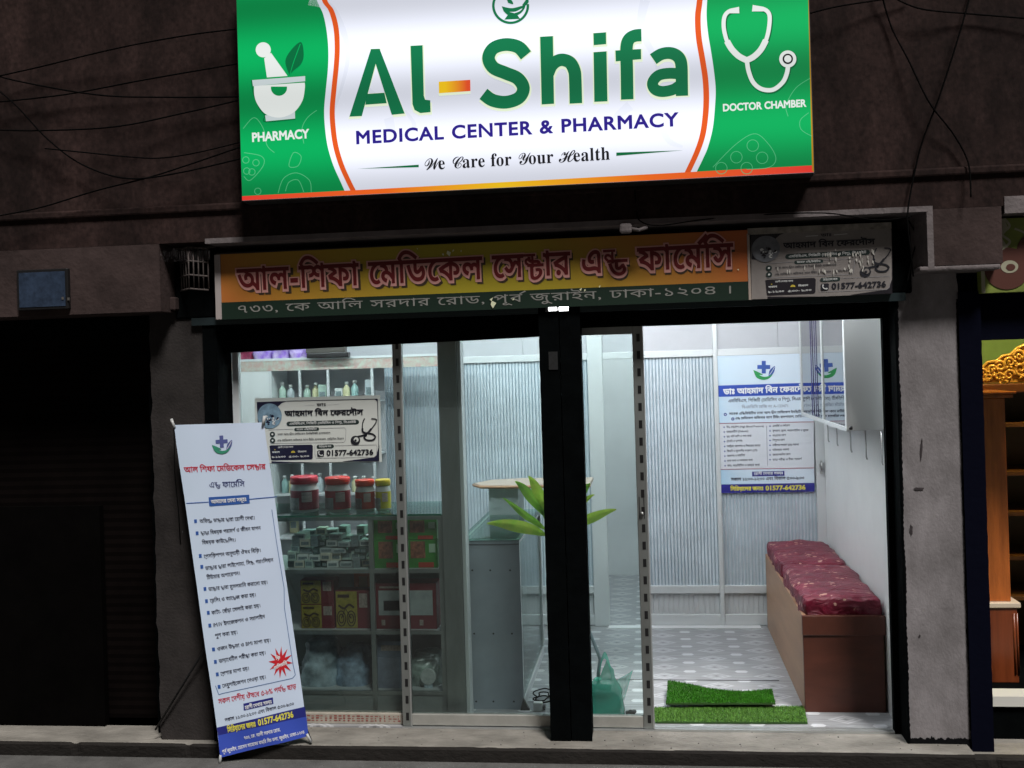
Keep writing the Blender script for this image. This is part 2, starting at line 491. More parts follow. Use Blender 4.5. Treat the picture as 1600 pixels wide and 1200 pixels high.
g = n.new('ShaderNodeNewGeometry'); sx = n.new('ShaderNodeSeparateXYZ'); l.new(g.outputs['Position'], sx.inputs[0])
fr_ = math_node(n, l, 'FRACT', math_node(n, l, 'DIVIDE', math_node(n, l, 'ADD', sx.outputs[0], 10), .0208))
st_ = math_node(n, l, 'GREATER_THAN', fr_, .62)
cl = n.new('ShaderNodeTexNoise'); cl.inputs['Scale'].default_value = 2.4; cl.inputs['Detail'].default_value = 3; l.new(g.outputs['Position'], cl.inputs['Vector'])
mxr = n.new('ShaderNodeMix'); mxr.data_type = 'RGBA'; l.new(math_node(n, l, 'MULTIPLY', st_, math_node(n, l, 'MULTIPLY_ADD', cl.outputs['Fac'], 1.3, .12)), mxr.inputs[0])
src = p.inputs['Base Color'].links[0].from_socket; l.new(src, mxr.inputs[6]); mxr.inputs[7].default_value = (.34, .43, .50, 1); l.new(mxr.outputs[2], p.inputs['Base Color'])
M_kick = mat('ribbed_kick_panel', (.55, .57, .58), .4)
M_glass = glass('clear_glass', (.90, .96, .95), .07, .02, .014)
M_glassg = glass('green_edge_glass', (.72, .90, .83), .12)
M_mirror = glass('reflective_glass', (.72, .80, .82), .52, .01)
M_black_plastic = mat('black_plastic', (.012, .012, .013), .35)
M_whitep = mat('white_plastic', (.75, .76, .74), .4)
M_rubber = mat('black_cable', (.003, .003, .003), .8, spec=.03)
M_steel = mat('steel', (.5, .5, .5), .3, .9)
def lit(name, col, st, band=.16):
    """self-glowing print; the bright bands of unbuilt tubes are painted into its emission"""
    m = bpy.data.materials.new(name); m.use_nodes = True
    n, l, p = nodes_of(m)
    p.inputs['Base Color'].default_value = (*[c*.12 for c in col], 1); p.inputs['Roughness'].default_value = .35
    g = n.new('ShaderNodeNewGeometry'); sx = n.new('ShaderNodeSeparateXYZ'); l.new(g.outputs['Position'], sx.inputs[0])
    ph = math_node(n, l, 'MULTIPLY', math_node(n, l, 'SUBTRACT', sx.outputs[2], BAND_Z), 2*math.pi/BAND_STEP)
    c = math_node(n, l, 'MULTIPLY_ADD', math_node(n, l, 'COSINE', ph), band*st, st*(1-band*.4))  # cosine bands painted into the glow; no tubes stand behind the face
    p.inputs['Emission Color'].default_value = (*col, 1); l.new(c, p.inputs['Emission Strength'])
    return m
def rectpx(a, b, c, d, Y):
    x0 = PY(a, (b+d)/2, Y).x; x1 = PY(c, (b+d)/2, Y).x; z1 = PY((a+c)/2, b, Y).z; z0 = PY((a+c)/2, d, Y).z
    return x0, x1, z0, z1
def boxpx(a, b, c, d, Y, th, mb=None):
    x0, x1, z0, z1 = rectpx(a, b, c, d, Y); return (mb or MB()).box(x0, x1, Y, Y+th, z0, z1)

# ================================================================== ground
tag(bx(-40, 40, -40, -.272, -.6, -.07).build('road', M_road), None, None, kind='structure')
def slab(x0, x1, yf, z, zb):
    """worn cement slab: the front edge is chipped and rounded"""
    B = MB(); n_ = max(4, int((x1-x0)/.012))
    def prof(x):
        c = noise.noise(Vector((x*3.1, yf, 1)))*.005+noise.noise(Vector((x*17, yf, 4)))*.003
        k = noise.noise(Vector((x*9, yf, 8))); c += .020*max(0, k-.42)*3
        return [(yf+.24, z), (yf+.10, z+.001*noise.noise(Vector((x*8, 2, 2)))), (yf+.018+c, z-.0005), (yf+.006+c, z-.004), (yf+c*.8, z-.014), (yf+.003, zb)]
    rows = []
    for i in range(n_+1):
        x = x0+(x1-x0)*i/n_; rows.append([(x, y, zz) for y, zz in prof(x)])
    k = len(rows[0]); base = len(B.v)
    for r in rows: B.v += r
    for i in range(n_):
        for j in range(k-1): q = base+i*k+j; B.f.append((q, q+1, q+k+1, q+k))
    B.box(x0, x1, yf+.03, -.02, zb, z-.006)
    return B
a_, b_, c_ = slab(-1.99, 1.30, -.272, -.003, -.10), slab(-6, -1.992, -.20, -.03, -.10), slab(1.302, 6, -.224, -.03, -.10)
for s_ in (b_, c_):
    n0 = len(a_.v); a_.v += s_.v; a_.f += [tuple(i+n0 for i in f) for f in s_.f]
tag(a_.build('pavement', M_plinth), None, None, kind='structure')
n, l, p = nodes_of(M_plinth)                       # the riser is coloured nearly black below the lip, with a ragged upper edge
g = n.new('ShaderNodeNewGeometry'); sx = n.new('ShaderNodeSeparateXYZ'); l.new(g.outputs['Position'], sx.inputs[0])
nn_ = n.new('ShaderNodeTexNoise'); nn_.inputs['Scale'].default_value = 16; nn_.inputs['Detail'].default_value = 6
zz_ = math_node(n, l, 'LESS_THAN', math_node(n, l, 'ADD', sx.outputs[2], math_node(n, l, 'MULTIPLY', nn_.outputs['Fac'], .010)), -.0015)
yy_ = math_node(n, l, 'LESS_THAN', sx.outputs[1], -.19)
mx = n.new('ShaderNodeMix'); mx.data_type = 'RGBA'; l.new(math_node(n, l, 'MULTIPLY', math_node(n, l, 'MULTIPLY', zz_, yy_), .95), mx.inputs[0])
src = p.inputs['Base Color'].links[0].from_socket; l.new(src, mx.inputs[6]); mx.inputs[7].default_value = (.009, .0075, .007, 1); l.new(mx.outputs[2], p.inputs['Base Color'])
# grit and scraps on the road and the slab
rg = random.Random(31)
gr = MB()
for i in range(260):
    x = rg.uniform(-2.6, 1.8); on = rg.random() < .45; y = rg.uniform(-.26, -.03) if on else rg.uniform(-.7, -.29); z = -.003 if on else -.07; r = rg.uniform(.0015, .0045)
    if x < -1.99 or x > 1.3: continue
    gr.lathe([(r, 0), (r*.9, r*.5), (r*.3, r*.9)], (x, y, z), 5)
tag(gr.build('grit', mat('grit', (.14, .13, .12), .9)), None, None, kind='stuff')

# shop floor: printed vinyl
M_floor = mat('printed_vinyl', (.45, .46, .47), .35, spec=.5)
n, l, p = nodes_of(M_floor)
tc = n.new('ShaderNodeTexCoord'); sp = n.new('ShaderNodeSeparateXYZ'); l.new(tc.outputs['Object'], sp.inputs[0])
fx = math_node(n, l, 'FRACT', math_node(n, l, 'DIVIDE', math_node(n, l, 'ADD', sp.outputs[0], 10.03), .272))
fy = math_node(n, l, 'FRACT', math_node(n, l, 'DIVIDE', math_node(n, l, 'ADD', sp.outputs[1], 10.0), .172))
ax = math_node(n, l, 'ABSOLUTE', math_node(n, l, 'SUBTRACT', fx, .5)); ay = math_node(n, l, 'ABSOLUTE', math_node(n, l, 'SUBTRACT', fy, .5))
bar = math_node(n, l, 'MULTIPLY', math_node(n, l, 'LESS_THAN', math_node(n, l, 'ADD', ax, math_node(n, l, 'MULTIPLY', ay, .35)), .13), math_node(n, l, 'LESS_THAN', ay, .13))
cx_ = math_node(n, l, 'SUBTRACT', .5, ax); cy_ = math_node(n, l, 'SUBTRACT', .5, ay)
dd = math_node(n, l, 'ADD', math_node(n, l, 'DIVIDE', cx_, .30), math_node(n, l, 'DIVIDE', cy_, .34))
ring = math_node(n, l, 'MULTIPLY', math_node(n, l, 'LESS_THAN', dd, 1.0), math_node(n, l, 'GREATER_THAN', dd, .74))
ring2 = math_node(n, l, 'MULTIPLY', math_node(n, l, 'LESS_THAN', dd, .56), math_node(n, l, 'GREATER_THAN', dd, .38))
core = math_node(n, l, 'LESS_THAN', dd, .18)
mp = n.new('ShaderNodeMapping'); mp.inputs['Scale'].default_value = (2.5, 26, 1); l.new(tc.outputs['Object'], mp.inputs[0])
nz = n.new('ShaderNodeTexNoise'); nz.inputs['Scale'].default_value = 2.2; nz.inputs['Detail'].default_value = 5; l.new(mp.outputs[0], nz.inputs['Vector'])
v = math_node(n, l, 'MULTIPLY_ADD', nz.outputs['Fac'], .36, .12)
v = math_node(n, l, 'MULTIPLY_ADD', bar, .27, v); v = math_node(n, l, 'MULTIPLY_ADD', ring, .17, v); v = math_node(n, l, 'MULTIPLY_ADD', ring2, .19, v); v = math_node(n, l, 'MULTIPLY_ADD', core, -.11, v)
cc = n.new('ShaderNodeCombineColor'); l.new(v, cc.inputs[0]); l.new(math_node(n, l, 'MULTIPLY', v, 1.02), cc.inputs[1]); l.new(math_node(n, l, 'MULTIPLY', v, 1.06), cc.inputs[2])
l.new(cc.outputs[0], p.inputs['Base Color'])
tag(bx(-2.2, 1.10, -.02, 4.1, -.4, 0).build('floor', M_floor), None, None, kind='structure')
# a lifted seam across the vinyl
seam = MB(); seam.box(-.55, .62, .755, .761, 0, .002)
tag(seam.build('floor_seam', M_black_plastic), None, None, kind='structure')

# inside shell
tag(bx(1.062, 1.12, .06, 1.99, 0, 2.42).build('wall', M_white), None, None, kind='structure')
tag(bx(-3.2, 1.12, .07, 4.2, 2.42, 2.5).build('ceiling', M_white), None, None, kind='structure')
tag(bx(-3.25, -3.2, .12, 4.2, 0, 2.42).build('wall', M_white), None, None, kind='structure')
tag(bx(-3.2, 1.2, 3.60, 3.7, 0, 2.42).build('wall', M_white), None, None, kind='structure')
tag(bx(1.10, 1.2, 2.0, 3.6, 0, 2.42).build('wall', M_white), None, None, kind='structure')
tag(bx(-3.2, -2.06, .12, .16, 0, 2.42).build('wall', M_white), None, None, kind='structure')

# ================================================================== the building front
bld = thing('building', (0, .0, 0), 'soot darkened plaster building front above and around the shop openings', 'building')
w = MB()
w.box(-8, 8, -.30, .06, 2.272, 4.6)
w.build('wall', M_wall, bld)
w = MB()
w.box(-8, -2.19, -.30, .06, 1.965, 2.271)
w.build('wall', M_wall_low, bld)
w = MB()
w.hexa([(1.175, -.30, 2.035), (1.463, -.30, 2.035), (1.463, .06, 2.035), (1.10, .06, 2.035)], [(1.175, -.30, 2.271), (1.463, -.30, 2.271), (1.463, .06, 2.271), (1.10, .06, 2.271)])
w.build('wall', M_wall_low, bld)
w = MB(); w.box(-8, 8, -.318, -.301, 2.405, 2.440); w.build('ledge', M_wall, bld, bevel=.012)
w = MB(); w.hexa([(-1.97, -.304, 2.262), (1.172, -.304, 2.262), (1.096, -.02, 2.262), (-1.97, -.02, 2.262)], [(-1.97, -.304, 2.285), (1.172, -.304, 2.285), (1.096, -.02, 2.27), (-1.97, -.02, 2.27)])
w.build('lintel_band', M_pale, bld)
w = MB(); w.hexa([(1.165, -.303, 2.028), (1.190, -.303, 2.028), (1.13, .04, 2.028), (1.09, .04, 2.028)], [(1.165, -.303, 2.285), (1.190, -.303, 2.285), (1.13, .04, 2.285), (1.09, .04, 2.285)])
w.build('reveal', M_pale, bld)
w = MB(); w.box(1.13, 1.455, -.303, -.06, 2.012, 2.034); w.build('corbel', M_pale, bld, bevel=.008)
w = MB(); w.box(1.475, 2.6, -.304, -.02, 2.24, 2.31); w.build('lintel_band', M_pale, bld)
w = MB(); w.box(-2.30, -2.165, -.20, .0, 1.975, 2.035); w.build('corbel', M_wall_low, bld, bevel=.006)
def pillar(x0, x1, m, z1=2.03):
    B = MB(); nx, nz = 10, 60
    def f(u, v):
        x = x0+(x1-x0)*u; z = -.035+(z1+.035)*v
        e = min(u, 1-u); r = noise.noise(Vector((x*9, 0, z*9)))*.002+noise.noise(Vector((x*30, 3, z*30)))*.0012
        edge = 0 if e > .01 else noise.noise(Vector((x*5, 9, z*22)))*.010
        return (x+edge, -.15+r, z)
    B.grid(f, nx, nz); B.box(x0+.012, x1-.012, -.138, .06, -.035, z1)
    return B.build('pillar', m, bld)
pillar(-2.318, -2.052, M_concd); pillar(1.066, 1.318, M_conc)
rg = random.Random(17)
def smear(x0, dirn, wmin, wmax, z0, z1, nm='paint_smear'):
    B = MB(); n_ = 420; prev = None
    for i in range(n_+1):
        z = z0+(z1-z0)*i/n_; w_ = wmin+(wmax-wmin)*max(0, .5+.9*noise.noise(Vector((x0*7, 1, z*4)))+.5*noise.noise(Vector((x0*3, 4, z*70))))
        cur = ((x0, -.1545, z), (x0+dirn*w_, -.1535, z))
        if prev: B.quad(prev[0], prev[1], cur[1], cur[0])
        prev = cur
    return B.build(nm, M_smear, bld)
M_smear = mat('smeared_black_paint', (.006, .006, .007), .8, var=.5, vscale=60, spec=.05)
smear(1.060, 1, .006, .014, -.01, 1.90); smear(1.322, -1, .005, .011, -.01, 1.90)
B = MB(); prev = None
for i in range(121):
    x = 1.062+(.256)*i/120; h_ = .016+.014*max(0, .4+noise.noise(Vector((x*60, 3, 3)))+.6*noise.noise(Vector((x*190, 3, 7))))
    cur = ((x, -.1548, -.02), (x, -.1538, h_))
    if prev: B.quad(prev[0], cur[0], cur[1], prev[1])
    prev = cur
B.build('base_grime', M_smear, bld)
B = MB()
for (px, py, sx_, sz_, tl) in ((1440, 700, 2, 20, .3), (1436, 764, 9, 2.5, .4), (1424, 828, 3, 9, .2), (1437, 994, 1.5, 3, 0)):
    pts = []
    for k in range(9):
        a = k/9*2*math.pi; r = rg.uniform(.55, 1.15); c = PY(px+sx_*r*math.cos(a)+tl*sz_*r*math.sin(a)*-.3, py+sz_*r*math.sin(a), -.1536); pts.append((c.x, -.1536, c.z))
    B.poly(pts)
B.build('stain', mat('wall_stain', (.06, .052, .055), .85, var=.5, vscale=50, spec=.05), bld)
# black painted shutter frame of the shop
fr = thing('shutter_frame', (-.39, -.05, 0), 'black painted steel shutter frame with centre post round the lit pharmacy front', 'shutter frame')
def post(x0, x1, y0, y1, z0, z1, m=M_black, par=fr, nm='post'):
    B = MB()
    def f(u, v):
        return (x0+(x1-x0)*u+noise.noise(Vector((u*2, 5, v*40)))*.0025, y0, z0+(z1-z0)*v)
    B.grid(f, 3, 60, False); B.box(x0+.003, x1-.003, y0+.002, y1, z0, z1)
    return B.build(nm, m, par)
post(-.482, -.392, -.18, -.03, -.004, 1.93); post(-.388, -.297, -.178, -.03, -.004, 1.93)
post(-2.052, -1.985, -.165, .02, -.03, 1.93); post(1.030, 1.056, -.03, .03, -.004, 1.93); bx(1.056, 1.0655, -.156, .05, -.03, 1.93).build('side_plate', M_black, fr)
h = MB(); h.hexa([(-2.06, -.03, 1.771), (-.40, -.03, 1.803), (-.40, .05, 1.803), (-2.06, .05, 1.771)], [(-2.06, -.03, 2.31), (-.40, -.03, 2.31), (-.40, .05, 2.31), (-2.06, .05, 2.31)])
h.box(-.398, 1.12, -.03, .05, 1.834, 2.31)
h.build('header_beam', M_black, fr)
h = MB(); h.box(-2.186, 1.132, -.160, -.032, 1.932, 2.205); h.build('shutter_housing', M_black, fr, bevel=.01)
h = MB(); h.box(-2.10, 1.10, -.175, -.151, 1.90, 1.935); h.build('rail', mat('oily_rail', (.03, .045, .05), .35, .5), fr)
q = PY(865, 560, -.181)
st = MB(); st.box(q.x-.022, q.x+.018, -.184, -.1805, q.z-.05, q.z+.03); st.build('old_sticker', mat('torn_sticker', (.010, .011, .012), .7, var=.6, vscale=60), fr)

# left neighbour: closed roller shutter in a dark recess
sh = thing('roller_shutter', (-2.9, .1, 0), 'closed dark roller shutter under the blue plaque', 'shutter')
B = MB()
for k in range(46):
    z = 1.92-k*.042
    B.quad((-4.4, .10, z), (-2.318, .10, z), (-2.318, .097, z-.021), (-4.4, .097, z-.021)); B.quad((-4.4, .097, z-.021), (-2.318, .097, z-.021), (-2.318, .10, z-.042), (-4.4, .10, z-.042))
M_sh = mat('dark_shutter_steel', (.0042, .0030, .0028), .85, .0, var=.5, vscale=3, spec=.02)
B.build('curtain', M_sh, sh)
x0, x1, z0, z1 = rectpx(-60, 792, 160, 1150, .02)
bx(x0, x1, .02, .06, -.03, z1).build('wicket_door', mat('sooty_iron', (.002, .0017, .0016), .85, var=.4, spec=.02), sh)
bx(-4.4, -2.36, -.02, .04, 1.86, 1.962).build('shutter_box', M_black, sh)
bx(-2.372, -2.32, -.06, .07, -.03, 1.96).build('guide_rail', M_black, sh)

# blue plaque
x0, x1, z0, z1 = rectpx(29, 421, 109, 484, -.31)
pq = thing('wall_plaque', ((x0+x1)/2, -.31, z0), 'small dark blue plaque on the brown wall above the roller shutter', 'plaque')
bx(x0, x1, -.325, -.301, z0, z1).build('frame', M_black_plastic, pq, bevel=.004)
bx(x0+.013, x1-.013, -.328, -.3255, z0+.013, z1-.013).build('plate', mat('blue_enamel', (.030, .048, .085), .4, var=.5, vscale=30), pq)
B = MB()
for (px, py) in ((98, 466), (107, 467)):
    c = PY(px, py, -.33); B.box(c.x-.005, c.x+.005, -.331, -.3285, c.z-.006, c.z+.006)
B.build('screw', M_steel, pq)

# iron grille cage left of the shop sign
g = thing('iron_grille', (-2.1, -.2, 1.99), 'small rusty iron grille cage between blue plaque and orange name board', 'grille')
B = MB(); rr = .0035
xa, xb, za, zb = -2.17, -1.985, 2.065, 2.255
for i in range(4):
    z = za+(zb-za)*i/3; B.tube([(xa, -.14, z), (xa+.105, -.27, z), (xb, -.24, z-.008)], rr*1.2, 6)
for i in range(9):
    t = i/8; p = Vector((xa, -.14, 0)).lerp(Vector((xa+.105, -.27, 0)), min(1, t*2)) if t <= .5 else Vector((xa+.105, -.27, 0)).lerp(Vector((xb, -.24, 0)), t*2-1)
    B.tube([(p.x, p.y, za), (p.x, p.y, zb)], rr, 6)
B.build('bars', mat('rusty_iron', (.085, .07, .066), .8, .1, var=.5, vscale=30), g)
B = MB(); B.box(xa-.01, xb, -.155, -.14, za-.012, za-.004); B.box(xa-.01, xb, -.155, -.14, zb+.004, zb+.012); B.build('frame', bpy.data.materials['rusty_iron'], g)

# ================================================================== big light box sign
YS = -.43
BAND_Z = PY(800, 212, YS).z; BAND_STEP = PY(800, 60, YS).z-BAND_Z
def SP(x, y): return PY(x, y, YS)
TL, TR, BR, BL = SP(370.6, -40), SP(1264, -66), SP(1271.5, 266.7), SP(378.7, 315.7)
zb = (BL.z+BR.z)/2; zt = TL.z
TL, TR, BR, BL = Vector((BL.x, YS, zt)), Vector((BR.x, YS, zt)), Vector((BR.x, YS, zb)), Vector((BL.x, YS, zb))
def inv(p):
    d = p-CAM; z = d.dot(_f); return (800+FPX*d.dot(_r)/z, CYP-FPX*d.dot(_u)/z)
sg = thing('lightbox_sign', ((BL.x+BR.x)/2, -.36, zb), 'large lit green and white light box sign of the pharmacy above the shop', 'illuminated sign')
bx(BL.x-.004, BR.x+.004, YS+.004, -.301, zb-.004, zt+.004).build('box', mat('sign_tray', (.05, .05, .05), .5, .5), sg)
P = Panel([TL, TR, BR, BL], [inv(v) for v in (TL, TR, BR, BL)])
c1 = lambda pts: [(x/3.478+360, y/3.478) for x, y in pts]
c2 = lambda pts: [(x/3.404+820, y/3.404) for x, y in pts]
P.sheet('white', 0)
lgb = c1([(430, -140), (470, 0), (505, 80), (525, 180), (533, 280), (530, 380), (518, 500), (510, 600), (515, 700), (530, 800), (560, 900), (600, 990), (622, 1040), (629, 1062)])
sm = lambda pts: [tuple(v) for v in catmull([Vector(p) for p in pts])]
TLi = inv(TL); TRi = inv(TR); BLi = inv(BL); BRi = inv(BR)
P.poly('green', 1, [TLi]+sm(lgb)+[BLi])
ora = sm(c1([(470, -140), (497, 0), (535, 60), (560, 150), (567, 250), (563, 350), (550, 480), (540, 600), (545, 700), (560, 800), (590, 900), (630, 990), (655, 1040), (662, 1058)]))
P.poly('orange', 1, ora+[(x+8, y-1) for x, y in reversed(ora)])
rgb = c2([(985, -230), (970, 0), (967, 90), (975, 180), (990, 270), (1005, 370), (1015, 470), (1012, 560), (1000, 680), (975, 780), (950, 840), (915, 912), (913, 918)])
P.poly('green_r', 1, sm(rgb)+[BRi, TRi])
orb = sm(c2([(930, -200), (915, 0), (905, 90), (910, 200), (930, 320), (945, 420), (950, 520), (945, 620), (930, 720), (900, 810), (850, 918), (848, 922)]))
P.poly('orange_r', 1, orb+[(x+9, y) for x, y in reversed(orb)])
# bottom rainbow strip and right edge
P.sheet('strip', 2, 1, 1, src=[(378.4, 306.8), (1271.2, 258.5), BRi, BLi])
P.poly('edge', 2, [(1261.3, -60), TRi, BRi, (1268.8, 266.9)])
# Al-Shifa, letter by letter
HW = []                                            # strokes and pieces of the headline, drawn letter by letter
HW += [('p', [(546.3, 182.6), (580, 77), (593.5, 76.6), (565.8, 181.7)]), ('p', [(580, 77), (593.5, 76.6), (632.6, 177.7), (612.4, 179.7)]), ('p', [(574, 147), (601, 145.2), (604.6, 161.6), (571, 164)])]
HW += [('p', [(641.8, 72), (660.5, 71), (662.5, 150), (664.5, 156), (672.6, 157), (673, 175.5), (657, 177), (648, 172), (644.8, 163)])]
HW += [('s', [(822, 87), (810, 74), (790, 70), (771, 76), (763.5, 91), (771, 106), (790, 114.5), (809, 123), (818, 138), (811, 153), (791, 160), (770, 157), (755.5, 147)], 20)]
HW += [('p', c2([(82, 197), (150, 193), (156, 553), (90, 557)])), ('s', c2([(124, 392), (142, 352), (172, 326), (205, 320), (242, 336), (264, 378), (269, 430), (272, 551)]), 19.5)]
HW += [('p', c2([(366, 279), (435, 274), (440, 540), (370, 543)])), ('p', c2([(365, 178), (432, 173), (433, 236), (367, 242)]))]
HW += [('s', c2([(545, 530), (543, 380), (541, 260), (553, 212), (583, 192), (620, 188)]), 19.5), ('p', c2([(482, 270), (618, 262), (619, 316), (484, 328)]))]
HW += [('s', c2([(836, 511), (835, 430), (833, 350), (822, 312), (796, 290), (762, 283), (722, 291), (683, 316)]), 19), ('s', c2([(836, 396), (772, 391), (712, 402), (680, 440), (692, 475), (732, 488), (792, 476), (834, 446)]), 17.5)]
for it in HW:
    if it[0] == 'p':
        cxm = sum(x for x, y in it[1])/len(it[1]); cym = sum(y for x, y in it[1])/len(it[1])
        P.poly('headline', 3, it[1]); P.poly('halo', 2, [(cxm+(x-cxm)+(2.2 if x > cxm else -1.6), y+(3.6 if y > cym else -.5)) for x, y in it[1]])
    else:
        P.stroke('headline', 3, it[1], it[2]); P.stroke('halo', 2, [(x+.5, y+2) for x, y in it[1]], it[2]+4)
P.poly('dash', 3, [(685.8, 128), (735, 125), (735.3, 142.5), (686.2, 146)])
P.poly('halo', 2, [(685, 146), (735.3, 142.5), (735.3, 146.5), (686.2, 150)])
P.text('blue', 2, 'MEDICAL CENTER & PHARMACY', (557, 225), (1061, 196.5), 20, .030, 5, track=.05)
P.text('black', 2, '𝓦𝐞 𝓒𝐚𝐫𝐞 𝐟𝐨𝐫 𝓨𝐨𝐮𝐫 𝓗𝐞𝐚𝐥𝐭𝐡', (664, 266), (953, 249.5), 20, .004, 6, track=.02)
P.poly('dark_green', 2, [(558, 264), (654.5, 257.5), (654.5, 261.5)]); P.poly('dark_green', 2, [(963, 238.5), (1068, 235), (963, 243.8)])
# faint printed leaves on the white
for pts in ([(430, 0), (560, 60), (640, 300), (560, 620)], [(700, 260), (760, 330), (740, 460), (800, 520)], [(860, 640), (900, 760), (1000, 690), (950, 600)]):
    P.stroke('faint', 1, c1(pts), 16, w1=3)
for pts in ([(640, 0), (620, 150), (700, 330), (720, 480)], [(560, 560), (480, 640), (560, 700)], [(700, 600), (760, 740), (840, 780)]):
    P.stroke('faint', 1, c2(pts), 16, w1=3)
# round emblem at the top
P.stroke('headline', 2, [(798+27*math.cos(R(a)), 9-27*math.sin(R(a))) for a in range(20, 371, 15)], 4)
P.poly('headline', 2, sm([(784, 10), (800, 13), (820, 9), (816, 19), (806, 25), (794, 24), (787, 18)])); P.poly('headline', 2, [(794, 23), (808, 23), (813, 30), (788, 31)])
P.poly('white', 3, sm([(796, 19), (806, 18.5), (816, 13.5), (812, 18), (804, 21)]))
P.poly('headline', 2, sm([(790, -6), (799, 0), (802, 7), (794, 5)])); P.poly('headline', 2, sm([(816, 8), (824, -2), (826, 4), (818, 12)]))
# mortar and pestle
P.disc('icon', 3, c1([(180, 272)])[0], 41/3.478); P.poly('icon', 3, c1([(185, 318), (222, 288), (312, 414), (200, 422)]))
P.poly('icon', 3, sm(c1([(130, 468), (132, 520), (150, 570), (195, 622), (270, 640), (345, 612), (392, 550), (406, 480), (405, 450)])))
P.poly('icon_shade', 4, c1([(120, 437), (408, 415), (408, 443), (125, 470)])); P.poly('icon_shade', 3, c1([(190, 628), (352, 605), (353, 645), (195, 660)]))
P.disc('green', 4, c1([(266, 478)])[0], 44/3.478, a0=-8, a1=188)
P.poly('dark_green', 3, sm(c1([(322, 408), (300, 335), (330, 275), (385, 230), (400, 300), (385, 350), (345, 385), (322, 408)])))
P.stroke('green', 4, c1([(326, 405), (345, 340), (382, 240)]), 1.2)
for o in ((112, 425), ):
    P.stroke('dark_green', 2, c1([(116, 436), (120, 472), (130, 520), (160, 590), (188, 628), (192, 662), (354, 648)]), 1.6)
P.text('icon', 3, 'PHARMACY', (394.6, 221.6), (484, 215.5), 13.6, .034, 5)
# stethoscope
for pts in ([(1140, 55), (1090, 60), (1062, 90), (1058, 150), (1075, 220), (1100, 262), (1138, 300), (1180, 322)], [(1210, 45), (1270, 50), (1300, 80), (1298, 150), (1282, 215), (1255, 265), (1218, 302), (1180, 322)]):
    P.stroke('dark_green', 2, c2([(x+4, y+5) for x, y in pts]), 8); P.stroke('icon', 3, c2(pts), 6.4)
    P.stroke('icon', 3, c2(pts[4:]), 9.5); P.stroke('icon', 3, c2(pts[:2]), 10.5, w1=7)
tb = [(1180, 318), (1190, 380), (1215, 440), (1260, 475), (1320, 478), (1370, 440), (1392, 395), (1400, 350)]
P.stroke('dark_green', 2, c2([(x+4, y+5) for x, y in tb]), 8.5); P.stroke('icon', 3, c2(tb), 6.8)
P.disc('dark_green', 2, c2([(1401, 319)])[0], 14.6); P.disc('icon', 3, c2([(1398, 315)])[0], 13.4); P.disc('black', 4, c2([(1398, 315)])[0], 8.2); P.disc('icon', 5, c2([(1398, 315)])[0], 5.6)
P.text('icon', 3, 'DOCTOR CHAMBER', (1129.7, 174), (1260, 166.6), 11, .034, 5)
# thin line drawings on the green
def outl(pts, cl=True): P.stroke('line', 2, pts, 1.1, True, cl)
outl(c2([(1000, 890), (1120, 770), (1220, 712), (1290, 760), (1335, 840), (1300, 890), (1180, 900)]), False)
for c in ((1212, 775), (1125, 837), (1262, 840), (1045, 895), (1180, 895)): outl([(c2([c])[0][0]+9*math.cos(a*.7), c2([c])[0][1]+9*math.sin(a*.7)) for a in range(9)])
outl(c2([(1510, 600), (1465, 640), (1470, 690), (1525, 725)]), False); outl(c2([(1520, 415), (1440, 470), (1390, 560), (1400, 620)]), False)
outl(c1([(70, 700), (130, 640), (180, 700), (200, 790), (240, 830)]), False); outl(c1([(75, 830), (170, 850), (180, 900), (110, 980), (75, 960)]), False)
for c in ((85, 870), (140, 885), (118, 935), (150, 1040), (90, 930)): outl([(c1([c])[0][0]+5*math.cos(a*.7), c1([c])[0][1]+5*math.sin(a*.7)) for a in range(9)])
outl(c1([(260, 1050), (290, 970), (360, 940), (430, 980), (440, 1045)]), False); outl(c1([(300, 1040), (320, 990), (370, 980), (400, 1045)]), False); outl(c1([(400, 780), (390, 700), (420, 640), (470, 600)]), False); outl(c1([(320, 890), (345, 830), (385, 850), (370, 900), (330, 910)]))
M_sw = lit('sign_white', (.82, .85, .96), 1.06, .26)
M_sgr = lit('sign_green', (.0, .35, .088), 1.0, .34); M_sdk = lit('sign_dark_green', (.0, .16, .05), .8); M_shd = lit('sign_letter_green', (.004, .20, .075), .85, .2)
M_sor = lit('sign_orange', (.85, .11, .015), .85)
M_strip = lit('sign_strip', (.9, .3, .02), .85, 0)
n, l, p = nodes_of(M_strip)
g_ = n.new('ShaderNodeNewGeometry'); s_ = n.new('ShaderNodeSeparateXYZ'); l.new(g_.outputs['Position'], s_.inputs[0]); mr = n.new('ShaderNodeMapRange'); mr.inputs[1].default_value = BL.x; mr.inputs[2].default_value = BR.x; l.new(s_.outputs[0], mr.inputs[0])
rp = n.new('ShaderNodeValToRGB'); e = rp.color_ramp.elements
while len(e) < 5: e.new(.5)
for i, (ps, c) in enumerate(((0, (.8, .02, .03)), (.27, (.85, .13, .01)), (.47, (.85, .55, .01)), (.72, (.85, .13, .01)), (1, (.75, .015, .03)))): e[i].position = ps; e[i].color = (*c, 1)
l.new(mr.outputs[0], rp.inputs[0]); l.new(rp.outputs[0], p.inputs['Emission Color'])
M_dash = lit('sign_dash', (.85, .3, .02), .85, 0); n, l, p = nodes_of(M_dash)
g_ = n.new('ShaderNodeNewGeometry'); s_ = n.new('ShaderNodeSeparateXYZ'); l.new(g_.outputs['Position'], s_.inputs[0]); mr = n.new('ShaderNodeMapRange'); mr.inputs[1].default_value = SP(686, 136).x; mr.inputs[2].default_value = SP(735, 136).x; l.new(s_.outputs[0], mr.inputs[0])
